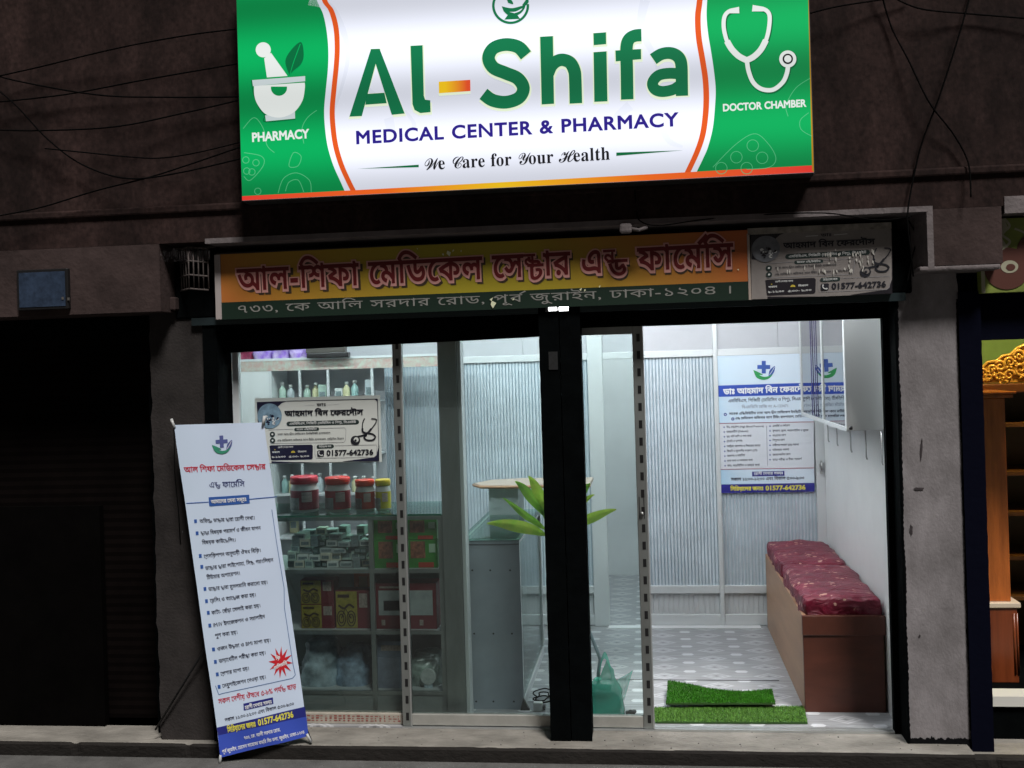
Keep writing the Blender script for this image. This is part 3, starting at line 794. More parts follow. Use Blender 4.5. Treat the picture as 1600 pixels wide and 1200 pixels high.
rp = n.new('ShaderNodeValToRGB'); e = rp.color_ramp.elements; e[0].position = .2; e[1].position = .9; e[0].color = (.85, .55, .01, 1); e[1].color = (.75, .06, .02, 1)
l.new(mr.outputs[0], rp.inputs[0]); l.new(rp.outputs[0], p.inputs['Emission Color'])
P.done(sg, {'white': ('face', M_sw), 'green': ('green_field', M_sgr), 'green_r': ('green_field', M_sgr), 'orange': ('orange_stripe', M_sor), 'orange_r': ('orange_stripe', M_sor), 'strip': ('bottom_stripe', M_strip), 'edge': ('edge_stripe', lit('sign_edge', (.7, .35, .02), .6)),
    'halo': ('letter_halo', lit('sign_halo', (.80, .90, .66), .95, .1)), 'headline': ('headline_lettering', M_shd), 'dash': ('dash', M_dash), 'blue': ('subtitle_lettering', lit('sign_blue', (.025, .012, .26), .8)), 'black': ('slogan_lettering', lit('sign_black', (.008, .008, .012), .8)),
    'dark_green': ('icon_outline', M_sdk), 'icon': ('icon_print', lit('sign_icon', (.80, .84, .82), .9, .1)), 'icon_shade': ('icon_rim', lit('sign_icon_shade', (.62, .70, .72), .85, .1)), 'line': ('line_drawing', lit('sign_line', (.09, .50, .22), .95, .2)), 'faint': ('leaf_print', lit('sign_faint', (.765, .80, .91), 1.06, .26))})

# ================================================================== Bengali shop sign and doctor sign above the door
YB = -.205
bs = thing('shop_signboard', (-.75, YB, 1.93), 'long orange name board with dark green address strip above the glass front', 'signboard')
q = [(337, 398), (1168, 359.3), (1171, 468.7), (341.6, 499.6)]
P = Panel([PY(*a, YB) for a in q], q)
for key, src in (('orange', [(337, 398), (1168, 359.3), (1170, 439.5), (340.5, 473)]), ('green', [(340.5, 473), (1170, 439.5), (1171, 468.7), (341.6, 499.6)])): P.sheet(key, 0, 1, 1, src)
TXT = 'আল-শিফা মেডিকেল সেন্টার এন্ড ফার্মেসি'
P.text('shadow', 1, TXT, (374, 458.5), (1149, 419.8), 36, .075, 5, track=.055)
P.text('pink', 2, TXT, (369, 455.5), (1148.5, 416.5), 36.6, .078, 5, track=.055)
P.text('red', 3, TXT, (371, 454), (1146.5, 415), 36, .022, 6, track=.055)
P.text('pale', 1, '৭৩৩, কে আলি সরদার রোড, পূর্ব জুরাইন, ঢাকা-১২০৪ ।', (372, 489), (1142, 458.5), 12.5, .002, 5, track=.04)
rng = random.Random(3)
for (px, py, hh) in ((699, 392, 9), (690, 396, 4), (706, 390, 4), (650, 388, 2), (769, 470, 12), (765, 465, 6), (905, 450, 5), (935, 446, 4), (952, 394, 2), (1153, 420, 3), (800, 466, 4), (718, 391, 3), (912, 452, 4)):
    P.poly('wear', 4, [(px+rng.uniform(-1, 1)*hh*.5, py), (px+hh*.35, py+hh*.3), (px+rng.uniform(-.3, .5)*hh, py+hh), (px-hh*.4, py+hh*.5)])
a, b = P.c[0], P.c[2]
bx(a.x+.002, b.x-.002, YB+.003, -.161, b.z, P.c[1].z).build('board', M_black_plastic, bs)
M_or = mat('sign_orange_print', (.5, .2, .03), .45); ramp_x(M_or, a.x+1.87, b.x+1.87, [(0, (.42, .14, .03)), (.16, (.40, .22, .025)), (.45, (.36, .30, .022)), (.62, (.36, .28, .022)), (.80, (.38, .19, .025)), (1, (.42, .11, .03))], 0, .9)
P.done(bs, {'orange': ('panel', M_or), 'green': ('address_strip', mat('sign_dark_green_print', (.008, .022, .014), .45)), 'shadow': ('lettering_shadow', mat('sign_shadow_print', (.05, .03, .015), .6)), 'pink': ('lettering_outline', mat('sign_pink_print', (.60, .30, .27), .5)), 'red': ('lettering', mat('sign_red_print', (.13, .008, .010), .5)), 'pale': ('address_lettering', mat('sign_pale_print', (.23, .23, .215), .5)), 'wear': ('torn_patch', mat('torn_patch', (.7, .72, .5), .5))})
boxpx(336, 398, 345, 499, YB-.004, .05).build('trim', mat('white_trim', (.36, .32, .31), .6), bs)

S_ = lambda v: v
def doctor_sign(P, par, dark, grey, blue, layer0=0, worn=False):
    ds = lambda pts: pts
    P.sheet('bg', 0)
    P.poly('dark', 1, [(83, 205), (430, 193), (370, 215), (330, 250), (300, 300), (290, 420), (200, 480), (95, 470)])
    P.disc('photo', 2, (230, 362), 140, 142)
    rg = random.Random(5)
    for i in range(26):
        a = rg.uniform(0, 6.28); rad = rg.uniform(10, 100); c = (240+rad*math.cos(a)*.9, 400+rad*math.sin(a)*.6); r = rg.uniform(7, 24)
        P.poly('dark' if i % 3 else 'bg2', 3, [(c[0]+r*math.cos(t*1.05)*rg.uniform(.6, 1.1), c[1]+r*math.sin(t*1.05)*rg.uniform(.5, .9)) for t in range(6)])
    P.text('ink', 2, 'ডাঃ', (765, 250), (870, 247), 32, .02)
    P.stroke('bg2', 1, [(620, 240), (740, 237)], 5); P.stroke('bg2', 1, [(895, 235), (1025, 228)], 5)
    P.text('ink', 2, 'আহমাদ বিন ফেরদৌস', (400, 363), (1295, 346), 62, .035, 5)
    def pill(x0, y0, x1, y1, h, txt, th):
        P.stroke('pill', 1, [(x0, y0), (x1, y1)], h, False); P.disc('pill', 1, (x0, y0), h/2, h/2); P.disc('pill', 1, (x1, y1), h/2, h/2)
        P.text('bg2', 2, txt, (x0+8, y0+th*.45), (x1-8, y1+th*.45), th, .012, 3)
    pill(447, 452, 1220, 430, 50, 'এমবিবিএস, পিজিটি (মেডিসিন ও শিশু), সিএমইউ', 26)
    pill(528, 516, 775, 510, 36, 'সাবেক এক্সিকিউটিভ', 20)
    P.stroke('line', 1, [(218, 520), (500, 510)], 4, False); P.stroke('line', 1, [(800, 502), (1080, 495), (1098, 520), (1090, 640), (1075, 660), (240, 675)], 4, False)
    for c in ((262, 570), (264, 640)):
        P.disc('pill', 2, c, 30); P.disc('bg2', 3, c, 11)
    P.text('ink', 2, 'ঢাকা আদ-দ্বীন মেডিকেল ইনস্টিটিউট হাসপাতাল', (320, 580), (922, 562), 20, .012, 3)
    P.text('ink', 2, 'এক্স মেডিকেল অফিসার আল টিচিং হাসপাতাল, মেডিসিন বিভাগ', (320, 648), (1075, 628), 20, .012, 3)
    P.poly('dark', 1, [(228, 702), (250, 695), (705, 688), (722, 702), (720, 840), (705, 856), (262, 866), (245, 860)])
    P.text('bg2', 2, 'রোগী দেখার সময়', (325, 728), (500, 722), 18, .012, 3)
    P.text('bg2', 2, 'সকাল', (258, 785), (345, 781), 20, .02, 3); P.text('bg2', 2, 'বিকাল', (552, 780), (650, 774), 20, .02, 3)
    P.text('bg2', 2, '৯-১২:০০', (255, 840), (412, 834), 24, .02, 3); P.text('bg2', 2, '৫:০০- ৯:০০', (450, 836), (680, 828), 24, .02, 3)
    P.disc('sun', 2, (498, 780), 24, a0=180, a1=360); P.disc('sun', 2, (290, 745), 6)
    P.stroke('line', 1, [(970, 700), (1440, 690), (1450, 720), (1440, 810), (1415, 832), (760, 842), (745, 800), (745, 690)], 4, False)
    pill(785, 712, 940, 706, 42, 'সিরিয়ালের জন্য', 22)
    P.poly('ink', 2, [(780, 754), (842, 750), (850, 760), (849, 812), (840, 822), (782, 826), (772, 815), (773, 762)])
    P.stroke('bg2', 3, [(790, 766), (792, 790), (806, 806), (832, 810)], 9); P.stroke('bg2', 3, [(786, 770), (800, 768)], 10, False); P.stroke('bg2', 3, [(828, 800), (836, 812)], 10, False)
    P.text('ink', 2, '01577-642736', (878, 812), (1408, 802), 60, .034, 5)
    for pts, wd in (([(1310, 390), (1288, 440), (1285, 520), (1310, 550), (1345, 555), (1385, 510), (1435, 440), (1440, 400), (1385, 392)], 12), ([(1285, 500), (1290, 540), (1340, 556), (1385, 505)], 22), ([(1335, 556), (1400, 568), (1430, 600), (1400, 635), (1335, 635), (1303, 605), (1330, 578), (1260, 590), (1205, 605)], 18)): P.stroke('ink', 2, pts, wd)
    P.disc('ink', 2, (1205, 640), 54); P.disc('bg', 3, (1215, 632), 28); P.disc('ink', 4, (1208, 640), 14)
    P.poly('dark', 1, sm([(1474, 690), (1450, 770), (1425, 825), (1280, 850), (1050, 880)])+[(1473, 876)])
    P.poly('dark', 1, [(252, 900), (250, 878), (480, 885), (800, 888)]); P.poly('dark', 1, [(1420, 172), (1452, 170), (1460, 500), (1450, 200), (1440, 188)])
    P.stroke('dark', 1, [(420, 194), (1452, 170)], 6, False); P.stroke('dark', 1, [(1454, 170), (1472, 870)], 6, False)
    if worn:
        rg = random.Random(9)
        for i in range(40):
            x = rg.uniform(800, 1330); y = rg.uniform(390, 620)-(1330-x)*.02; hh = rg.uniform(20, 80)
            P.poly('peel', 4, [(x, y), (x+rg.uniform(4, 14), y+hh*.3), (x+rg.uniform(2, 16), y+hh), (x-rg.uniform(2, 10), y+hh*.5)])
        for i in range(7):
            x = rg.uniform(320, 800); y = rg.uniform(540, 600); P.poly('peel', 4, [(x, y), (x+6, y+10), (x+4, y+55), (x-4, y+30)])
    nm = {'bg': ('panel', grey), 'bg2': ('white_print', mat('white_print', (.62, .64, .64), .5)), 'dark': ('dark_corner', dark), 'photo': ('round_picture', blue), 'ink': ('lettering', mat('black_print', (.012, .013, .02), .5)), 'pill': ('caption_bar', mat('bar_print', (.015, .030, .028), .5)), 'line': ('frame_line', mat('grey_print', (.25, .25, .27), .5)), 'sun': ('yellow_mark', mat('yellow_print', (.5, .4, .05), .5)), 'peel': ('peeled_film', mat('peeled_film', (.55, .54, .50), .3))}
    P.done(par, nm)
SRC = [(83, 205), (1452, 170), (1474, 876), (95, 905)]
d1 = thing('doctor_sign', (.75, YB, 1.93), 'peeling grey doctor sign butted against the end of the orange name board', 'sign')
P = Panel([PY(*a, YB) for a in ((1173, 367), (1393, 354.5), (1394.8, 458.7), (1174.5, 467.8))], SRC)
doctor_sign(P, d1, mat('sign_corner_dark', (.015, .013, .018), .4), mat('sign_grey_print', (.24, .22, .21), .4, var=.15, vscale=12), mat('sign_picture', (.16, .17, .19), .4, var=.3, vscale=40), worn=True)
a, b = P.c[0], P.c[2]; bx(a.x, b.x, YB+.003, -.161, b.z, P.c[1].z).build('board', M_black_plastic, d1)
boxpx(1168, 362, 1393, 352, YB-.003, .03).build('trim', mat('trim_strip', (.28, .26, .23), .35, var=.5, vscale=25), d1); boxpx(1168.5, 365, 1172.5, 468.5, YB-.003, .03).build('trim', mat('trim_strip_side', (.36, .30, .26), .5), d1)

# added glowing plates, standing in for the shop tube glimpsed over the centre post
q = PY(870, 482, -.2)
lp_ = thing('tube_glimpse', (q.x, -.2, q.z-.02), 'two small glowing plates added in place of the shop tube glimpsed above the black centre post', 'lamp')
M_glimpse = mat('glimpse_glow', (1, 1, 1), emis=9)
bx(q.x-.052, q.x+.052, -.196, -.176, q.z-.012, q.z+.010).build('glimpse_back', M_black_plastic, lp_)
for (u0, u1) in ((857, 870), (873.5, 888)):
    boxpx(u0, 478.5, u1, 485.5, -.2005, .004).build('lens', M_glimpse, lp_)

# ================================================================== neighbour shop on the right
YN = .06
q = PY(1533, 440, YB)
nb = thing('shop_banner', (1.9, YB, 1.93), 'yellow green shop banner with brown rings above the furniture shop', 'signboard')
x0, z0, z1 = q.x, PY(1560, 457, YB).z, PY(1580, 341, YB).z
bx(x0, x0+1.2, YB, -.15, z0, z1).build('board', mat('banner_green', (.20, .25, .05), .5, var=.5, vscale=5), nb)
P = Panel([(x0, YB-.002, z1), (x0+1.2, YB-.002, z1), (x0+1.2, YB-.002, z0), (x0, YB-.002, z0)], [(0, 0), (120, 0), (120, 28), (0, 28)])
for c, r, ry in (((10.5, 19), 9.2, 8), ((24, 13), 9.5, 8), ((41, 18), 9, 8)):
    P.disc('brown', 1, c, r, ry); P.disc('cream', 2, (c[0]+1, c[1]-.6), r*.38, ry*.30); P.disc('brown', 3, (c[0]+1.4, c[1]-.4), r*.2, ry*.16)
P.stroke('cream', 1, [(10, 0), (12, 3), (9, 6), (12, 9), (8, 12)], 1.0); P.poly('cream', 1, [(3, 0), (10, 0), (11.5, 4), (8.6, 7), (11, 11), (3, 12)])
P.stroke('cream', 1, [(14, 4), (18, 6), (17, 9)], .8); P.poly('cream', 1, [(0, 17), (1.5, 17), (1.5, 28), (0, 28)])
P.done(nb, {'brown': ('ring_print', mat('banner_brown', (.085, .028, .02), .5)), 'cream': ('cream_print', mat('banner_cream', (.34, .33, .24), .5))})
nf = thing('shutter_frame', (1.36, -.1, 0), 'navy black steel frame round the lit furniture shop', 'shutter frame')
post(1.317, 1.408, -.165, .03, -.03, 1.93, M_navy, nf)
bx(1.319, 3.2, -.12, .05, 1.722, 2.235).build('header_beam', M_navy, nf)
bx(1.40, 3.2, -.02, .10, .118, .162).build('sill', mat('white_sill', (.6, .6, .56), .5), nf)
bx(1.40, 3.2, .0, .09, -.05, .117).build('kick_board', M_black, nf)
tag(bx(1.35, 3.4, .10, 2.2, -.05, .10).build('floor', M_black), None, None, kind='structure')
M_gw = mat('green_wall_paint', (.22, .36, .10), .6, var=.15)
for a in ((1.20, 3.4, 1.6, 1.7, 0, 2.6), (1.318, 1.40, .06, 1.6, 0, 2.6), (1.20, 3.4, .08, 1.7, 2.55, 2.6)):
    tag(bx(*a).build('wall' if a[5] > 2.59 and a[4] == 0 else 'ceiling', M_gw), None, None, kind='structure')
M_teak = mat('varnished_teak', (.44, .12, .024), .25, var=.45, vscale=3, stretch=(6, 6, .7), bump=.1, bscale=20, spec=.6)
M_maho = mat('red_mahogany', (.20, .045, .014), .3, var=.45, vscale=3, stretch=(7, 7, .6), spec=.6)
M_shelfin = mat('varnished_shelf', (.20, .085, .018), .3, var=.35, vscale=4, stretch=(2, 2, 2))
M_gold = mat('gilt_carving', (.85, .48, .09), .3, .25, bump=.3, bscale=60)
# teak wardrobe
x0, x1, z0, z1 = rectpx(1528, 622, 1575, 940, .42)
x1b = PY(1582, 625, .42).x
wd = thing('wardrobe', ((x0+x1)/2, .5, .10), 'orange brown teak side cabinet standing just inside the furniture shop', 'cabinet')
bx(x0-.05, x1, .42, .80, z0, z1).build('body', M_teak, wd, bevel=.004)
B = MB(); B.box(x0-.05, x1b, .405, .82, z1, z1+.018); B.box(x0-.05, x1b+.012, .395, .83, z1+.018, z1+.03); B.build('cornice', M_teak, wd, bevel=.004)
B = MB(); B.box(x0-.05, x1+.035, .39, .82, z0-.025, z0); B.build('marble_top', mat('pale_top', (.6, .5, .4), .3), wd, bevel=.004)
bx(x0-.05, x1+.02, .40, .80, .10, z0-.025).build('base_cabinet', M_maho, wd, bevel=.004)
B = MB()
for k in range(2): B.tube([(x1+.004+k*.014, .399, .14), (x1+.004+k*.014, .399, z0-.05)], .005, 8)
B.build('fluting', M_maho, wd)
# display shelf
xs0 = PY(1577, 750, .75).x
ds_ = thing('display_cabinet', (xs0+.4, .9, .10), 'open wooden display shelves under a gilded carved crest in the furniture shop', 'cabinet')
B = MB(); B.box(xs0-.35, xs0+.9, 1.10, 1.12, .10, 1.60); B.build('back_panel', mat('yellow_back', (.16, .11, .018), .4, var=.3), ds_)
for yy in (664, 740, 803, 872, 935):
    z = PY(1590, yy, .75).z; B = MB(); B.box(xs0-.35, xs0+.9, .75, 1.099, z-.012, z+.012); B.build('shelf', M_shelfin, ds_, bevel=.003)
zt = PY(1570, 603, .75).z
bx(xs0-.36, xs0+.92, .72, 1.10, zt-.035, zt+.012).build('top_rail', mat('dark_teak', (.16, .055, .015), .3), ds_, bevel=.006)
bx(xs0+.30, xs0+.9, .74, 1.08, .10, PY(1590, 935, .75).z-.02).build('base', M_maho, ds_)
for xx in (xs0-.35, xs0+.872): bx(xx, xx+.026, .745, 1.0999, .10, zt-.036).build('side_panel', M_maho, ds_)
cr = thing('carved_crest', (xs0+.1, .8, zt+.012), 'gilded scroll carving on top of the display shelves', 'carving')
def gp(px, py): return PY(px, py, .78)
B = MB()
o0 = [gp(*a) for a in ((1527, 597), (1530, 580), (1541, 568), (1556, 566), (1566, 558), (1578, 556), (1588, 546), (1600, 541), (1630, 535), (1660, 545), (1700, 575), (1700, 597))]
B.prism(o0, (0, .02, 0)); B.build('backing', mat('gilt_panel', (.62, .33, .05), .35, .1), cr)
B = MB(); rg = random.Random(4)
def spiral(cx, cy, r, turns, a0, sgn=1, w=.008):
    pts = []
    for i in range(26):
        t = i/25; a = a0+sgn*turns*2*math.pi*t; rr_ = r*(1-.85*t); p = gp(cx+rr_*math.cos(a), cy+rr_*math.sin(a)); pts.append((p.x, .772, p.z))
    B.tube(pts, [w*(1-.5*i/25) for i in range(26)], 6)
for c in ((1535, 584, 9, 1.4, 3, 1), (1549, 578, 8, 1.4, 0, -1), (1545, 590, 7, 1.2, 2, 1), (1562, 572, 9, 1.4, 3.5, 1), (1560, 589, 8, 1.3, 1, -1), (1577, 566, 9, 1.4, 2.5, 1), (1592, 556, 10, 1.4, 3, 1), (1576, 586, 9, 1.3, 0, -1), (1594, 576, 11, 1.3, 1, 1), (1612, 556, 13, 1.4, 3, 1), (1615, 584, 12, 1.4, 1, -1), (1640, 560, 15, 1.4, 0, 1), (1645, 586, 9, 1.2, 2, 1)): spiral(*c)
for i in range(60):
    px = rg.uniform(1529, 1640); top = 594-(px-1527)*.62; py = rg.uniform(max(548, top), 596); a = rg.uniform(0, 6.28)
    p = gp(px, py); B.tube([(p.x, .775, p.z), (p.x+math.cos(a)*.012, .765, p.z+math.sin(a)*.012), (p.x+math.cos(a)*.022, .773, p.z+math.sin(a)*.022)], [.003, .007, .002], 6)
top = [gp(*a) for a in ((1527, 592), (1531, 577), (1542, 566), (1556, 564), (1566, 556), (1578, 554), (1588, 544), (1600, 539), (1630, 533))]
B.tube([(p.x, .772, p.z) for p in top], .007, 6)
B.build('scrollwork', M_gold, cr)
# warm bulb in the furniture shop
nbul = thing('light_bulb', (1.95, .35, 2.32), 'warm bulb hanging inside the furniture shop', 'lamp')
MB().lathe([(.0, -.045), (.028, -.03), (.035, 0), (.024, .03), (.014, .05)], (1.95, .35, 2.32), 16).build('bulb', mat('warm_glow', (1, .74, .42), emis=850), nbul)
MB().lathe([(.015, .05), (.016, .09), (.012, .10)], (1.95, .35, 2.32), 12).build('socket', M_black_plastic, nbul)
MB().tube([(1.95, .35, 2.42), (1.95, .35, 2.55)], .004, 6).build('cord', M_rubber, nbul)

# ================================================================== partition with the doorway at the back
YP = 1.937
pt = thing('partition', (-.5, YP, 0), 'aluminium partition with ribbed bluish sheets across the back of the shop', 'partition')
def rib_sheet(x0, x1, z0, z1, name, m, pitch=.0205, dep=.006, par=pt, y=YP+.012):
    B = MB(); n_ = max(2, int((x1-x0)/pitch)); pt_ = (x1-x0)/n_; prof = []
    for i in range(n_):
        a = x0+i*pt_; prof += [(a, y+dep), (a+pt_*.14, y), (a+pt_*.78, y), (a+pt_*.90, y+dep)]
    prof.append((x1, y+dep))
    for (xa, ya), (xb, yb) in zip(prof, prof[1:]): B.quad((xa, ya, z0), (xb, yb, z0), (xb, yb, z1), (xa, ya, z1))
    return B.build(name, m, par)
n, l, p = nodes_of(M_rib)   # milky clouding inside the sheets
segs = [(-3.19, -2.02), (-1.99, -1.215), (-1.187, -.388), (-.043, .399), (.427, 1.008)]
for a, b in segs:
    rib_sheet(a, b, .252, 1.692, 'ribbed_sheet', M_rib); rib_sheet(a, b, .070, .208, 'kick_panel', M_kick, .03, .004)
    for z0, z1, nm in ((1.690, 1.733, 'top_rail'), (.205, .253, 'middle_rail'), (.006, .072, 'bottom_rail')): bx(a, b, YP-.006, YP+.032, z0, z1).build(nm, M_aluw, pt, bevel=.003)
for a, b in ((-2.02, -1.99), (-1.217, -1.187), (-.388, -.292), (.399, .427), (1.008, 1.062)): bx(a, b, YP-.01, YP+.036, 0, 2.42).build('post', M_aluw, pt, bevel=.003)
bx(-.292, -.043, YP-.006, YP+.032, 1.690, 1.733).build('door_head', M_aluw, pt, bevel=.003)
for a, b in ((-3.19, -2.02), (-1.99, -1.217), (-1.187, -.80), (-.797, -.388), (-.292, .399), (.427, .80), (.803, 1.008)): bx(a, b, YP+.004, YP+.022, 1.733, 2.42).build('upper_panel', M_upper, pt)
tag(bx(-.30, .64, 1.86, 1.93, .001, .006).build('floor', mat('threshold_strip', (.7, .71, .72), .35)), None, None, kind='structure')
z_ = PY(1284, 735, YP).z
B = MB(); B.box(1.03, 1.048, YP-.02, YP-.0105, z_-.02, z_+.05); B.build('lock', M_steel, pt)
MB().tube([(1.039, YP-.02, z_+.06), (1.039, YP-.04, z_+.03), (1.039, YP-.02, z_)], .005, 6).build('handle', M_steel, pt)

# poster on the partition
YQ = YP-.004
po = thing('wall_poster', (.75, YQ, .9), 'tall blue and white doctor poster stuck on the ribbed partition above the bench', 'poster')
f5 = lambda x, y: (x/5+1100, y/5+540)
SRC5 = [(103, 80), (850, 52), (864, 1140), (130, 1152)]
P = Panel([PY(*f5(*a), YQ) for a in SRC5], SRC5)
P.sheet('paper', 0, 6, 8, src=[(103, 80), (850, 52), (858, 600), (115, 613)]); P.sheet('white', 0, 6, 8, src=[(115, 613), (858, 600), (860, 958), (125, 970)]); P.sheet('paper', 0, 6, 2, src=[(125, 970), (860, 958), (864, 1140), (130, 1152)])
P.sheet('band', 1, 1, 1, src=[(107, 316), (853, 292), (855, 384), (109, 405)]); P.sheet('navy', 1, 1, 1, src=[(128, 1086), (863, 1073), (864, 1140), (130, 1152)])
P.text('white2', 2, 'ডাঃ আহমাদ বিন ফেরদৌস', (150, 385), (832, 358), 44, .04, 5)
P.text('ink', 1, 'এমবিবিএস, পিজিটি (মেডিসিন ও শিশু), সিএমইউ', (190, 448), (800, 430), 24, .01, 3); P.text('grey', 1, 'বিএমডিসি রেজি নং A-133471', (295, 495), (655, 485), 22, .0, 3)
P.text('ink', 1, 'সাবেক এক্সিকিউটিভ ঢাকা আদ-দ্বীন মেডিকেল ইনস্টিটিউট', (195, 546), (790, 528), 18, .015, 3); P.text('ink', 1, 'এক্স মেডিকেল অফিসার আল টিচিং হাসপাতাল, মেডিসিন', (245, 582), (800, 564), 18, .015, 3)
for c in ((166, 543), (225, 578)): P.disc('blue', 1, c, 12); P.disc('white2', 2, c, 5)
for a, b in (((115, 613), (858, 600)), ((125, 970), (860, 958))): P.stroke('red', 2, [a, b], 4, False)
LL = [('উচ্চ রক্তচাপ (High Blood Pressure)', 465), ('ডায়াবেটিস (Diabetes)', 345), ('জ্বর, সর্দি কাশি ও গলা ব্যথা', 370), ('হাঁপানি ও শ্বাসকষ্ট', 300), ('গ্যাস্ট্রিক, আলসার ও লিভারের সমস্যা', 440), ('কিডনি ও মূত্রনালীর সংক্রমণ (UTI)', 415), ('আমাশয় ও ডায়রিয়া', 320), ('মাথা ব্যথা ও কোমরের ব্যথা', 380), ('বাত, আর্থ্রাইটিস ও হাড়ের ব্যথা', 435)]
for i, (t, xe) in enumerate(LL):
    y = 648+i*37.5; P.text('ink', 1, t, (175+i*.8, y), (xe, y-7), 15, .006, 3); P.disc('blue', 1, (157+i, y-6), 5)
RL = [('এলার্জি ও চর্মরোগ', 670), ('হৃদরোগ, স্ট্রোক, প্যারালাইসিস ও ঘুমের', 815), ('বাচ্চাদের রোগ', 640), ('শিশুদের রোগ', 630), ('নারীদের সাধারণ স্বাস্থ্য সমস্যা', 740), ('থাইরয়েড সমস্যা', 665), ('হরমোনজনিত রোগ', 675), ('স্বাস্থ্য পরীক্ষা ও টিকা পরামর্শ', 765)]
for i, (t, xe) in enumerate(RL):
    y = 640+i*37.3; P.text('ink', 1, t, (535, y), (xe, y-5), 15, .006, 3); P.disc('blue', 1, (515, y-6), 5)
P.stroke('grey', 1, [(488, 632), (495, 942)], 3, False)
P.poly('navy', 1, [(375, 988), (627, 981), (628, 1018), (376, 1024)]); P.text('white2', 2, 'রোগী দেখার সময়ঃ', (388, 1014), (615, 1007), 22, .02, 3)
P.text('ink', 1, 'সকাল ১১:০০-১২:০০ এবং বিকাল ৫:০০-৯:০০', (210, 1058), (782, 1046), 24, .02, 3)
P.text('yellow', 2, 'সিরিয়ালের জন্যঃ', (205, 1134), (462, 1129), 30, .035, 3); P.text('yellow', 2, '01577-642736', (480, 1130), (792, 1124), 34, .04, 3)
def logo(P, cx, cy, s, keys, lay=1, rot=0):
    cr_, gr_, bl_ = keys; ca, sa = math.cos(rot), math.sin(rot)
    T = lambda pts: [(cx+s*(x*ca-y*sa), cy+s*(x*sa+y*ca)) for x, y in pts]
    P.poly(cr_, lay, T([(-16, -50), (16, -50), (16, -17), (50, -17), (50, 15), (16, 15), (16, 50), (-16, 50), (-16, 15), (-50, 15), (-50, -17), (-16, -17)]))
    P.poly(gr_, lay+1, T(sm([(-82, 22), (-58, 32), (-30, 46), (-5, 62), (-35, 62), (0, 76), (40, 70), (72, 50), (48, 84), (10, 100), (-30, 96), (-62, 74), (-82, 22)])))
    P.poly(bl_, lay+1, T(sm([(38, 60), (44, 30), (62, 8), (86, -8), (84, 26), (70, 52), (40, 70), (38, 60)])))
    P.stroke('white2', lay+2, T([(44, 62), (66, 30), (82, 0)]), 4*s)
logo(P, 466, 170, 1.0, ('blue', 'lgreen', 'blue'), 1)
M_paper = mat('poster_blue_paper', (.5, .7, .85), .35); ramp_x(M_paper, P.c[0].x, P.c[1].x, [(0, (.30, .62, .86)), (.45, (.62, .76, .88)), (1, (.70, .80, .90))], 0, .15)
M_ink = mat('ink_print', (.02, .022, .05), .5); M_pw = mat('paper_white', (.70, .73, .78), .4); M_yel = mat('yellow_lettering', (.72, .66, .08), .4); M_nav = mat('navy_print', (.025, .025, .22), .4)
M_bl = mat('blue_print', (.035, .09, .36), .4); M_w2 = mat('white_lettering', (.80, .82, .84), .4); M_lg = mat('green_print', (.02, .26, .07), .4)
P.done(po, {'paper': ('blue_paper', M_paper), 'white': ('white_paper', M_pw), 'band': ('name_band', mat('band_print', (.03, .075, .40), .4)), 'navy': ('bottom_band', M_nav), 'white2': ('white_lettering', M_w2), 'ink': ('small_lettering', M_ink), 'grey': ('grey_lettering', mat('grey_ink', (.25, .27, .33), .5)), 'blue': ('blue_print', M_bl), 'red': ('red_line', mat('red_line_print', (.35, .05, .09), .5)), 'yellow': ('phone_lettering', M_yel), 'lgreen': ('logo_hand', M_lg)})

# ================================================================== glass front
fw = thing('fixed_window', (-1.6, .03, 0), 'fixed clear shop window carrying the pale doctor sign', 'window')
XJ = -1.985; XS = -1.188
bx(XJ+.03, XS, .028, .034, .05, 1.80).build('pane', M_glass, fw)
bx(XJ, XJ+.032, .012, .05, 0, 1.80).build('jamb', M_aluw, fw, bevel=.003)
bx(XJ, XS, .008, .055, 0, .05).build('bottom_rail', mat('filmed_rail', (.36, .33, .28), .55, var=.2, vscale=20), fw, bevel=.003)
B = MB(); rg = random.Random(2)
for i in range(22):
    x = -1.66+i*.022
    for k in range(3):
        z = .014+k*.011; ww = rg.uniform(.004, .017); B.box(x, x+ww, .0065, .0079, z, z+rg.uniform(.002, .006))
B.build('film_print', mat('film_print_red', (.25, .06, .05), .6), fw)
d2 = thing('doctor_sign', (-1.55, .02, 1.25), 'pale doctor sign stuck on the fixed glass window above the jars', 'sign')
SRCG = [(83, 205), (1452, 170), (1474, 876), (95, 905)]
P = Panel([PY(x/7.273+390, y/7.273+600, .022) for x, y in SRCG], SRCG)
doctor_sign(P, d2, mat('sign_corner_navy', (.012, .012, .035), .4), mat('sign_cream_print', (.60, .63, .60), .4), mat('sign_picture_blue', (.20, .32, .42), .4, var=.4, vscale=40))
a, b = P.c[0], P.c[2]; bx(a.x-.012, b.x+.012, .024, .0265, b.z-.004, P.c[1].z+.018).build('backing_film', mat('backing_film', (.55, .60, .58), .4), d2)
dr = thing('sliding_door', (-.6, 0, 0), 'glass sliding door with slotted aluminium stiles behind the black centre post', 'door')
def stile(x0, x1):
    s_ = bx(x0, x1, -.022, .02, .004, 1.836).build('stile', M_alud, dr, bevel=.003)
    B = MB(); w_ = x1-x0
    for k in range(23):
        z = .03+k*.0788
        if z < 1.80: B.box(x0+w_*.40, x0+w_*.72, -.0235, -.0215, z, z+.036)
    B.build('slot_row', M_black_plastic, s_)
    bx(x1-.004, x1+.002, -.024, -.010, .004, 1.836).build('edge_bead', M_alu, s_)
stile(-1.190, -1.147); stile(-.072, -.024)
bx(-1.147, -.072, -.018, .016, .006, .058).build('bottom_rail', mat('satin_rail', (.46, .46, .43), .42, .5, var=.15, vscale=12), dr, bevel=.003)
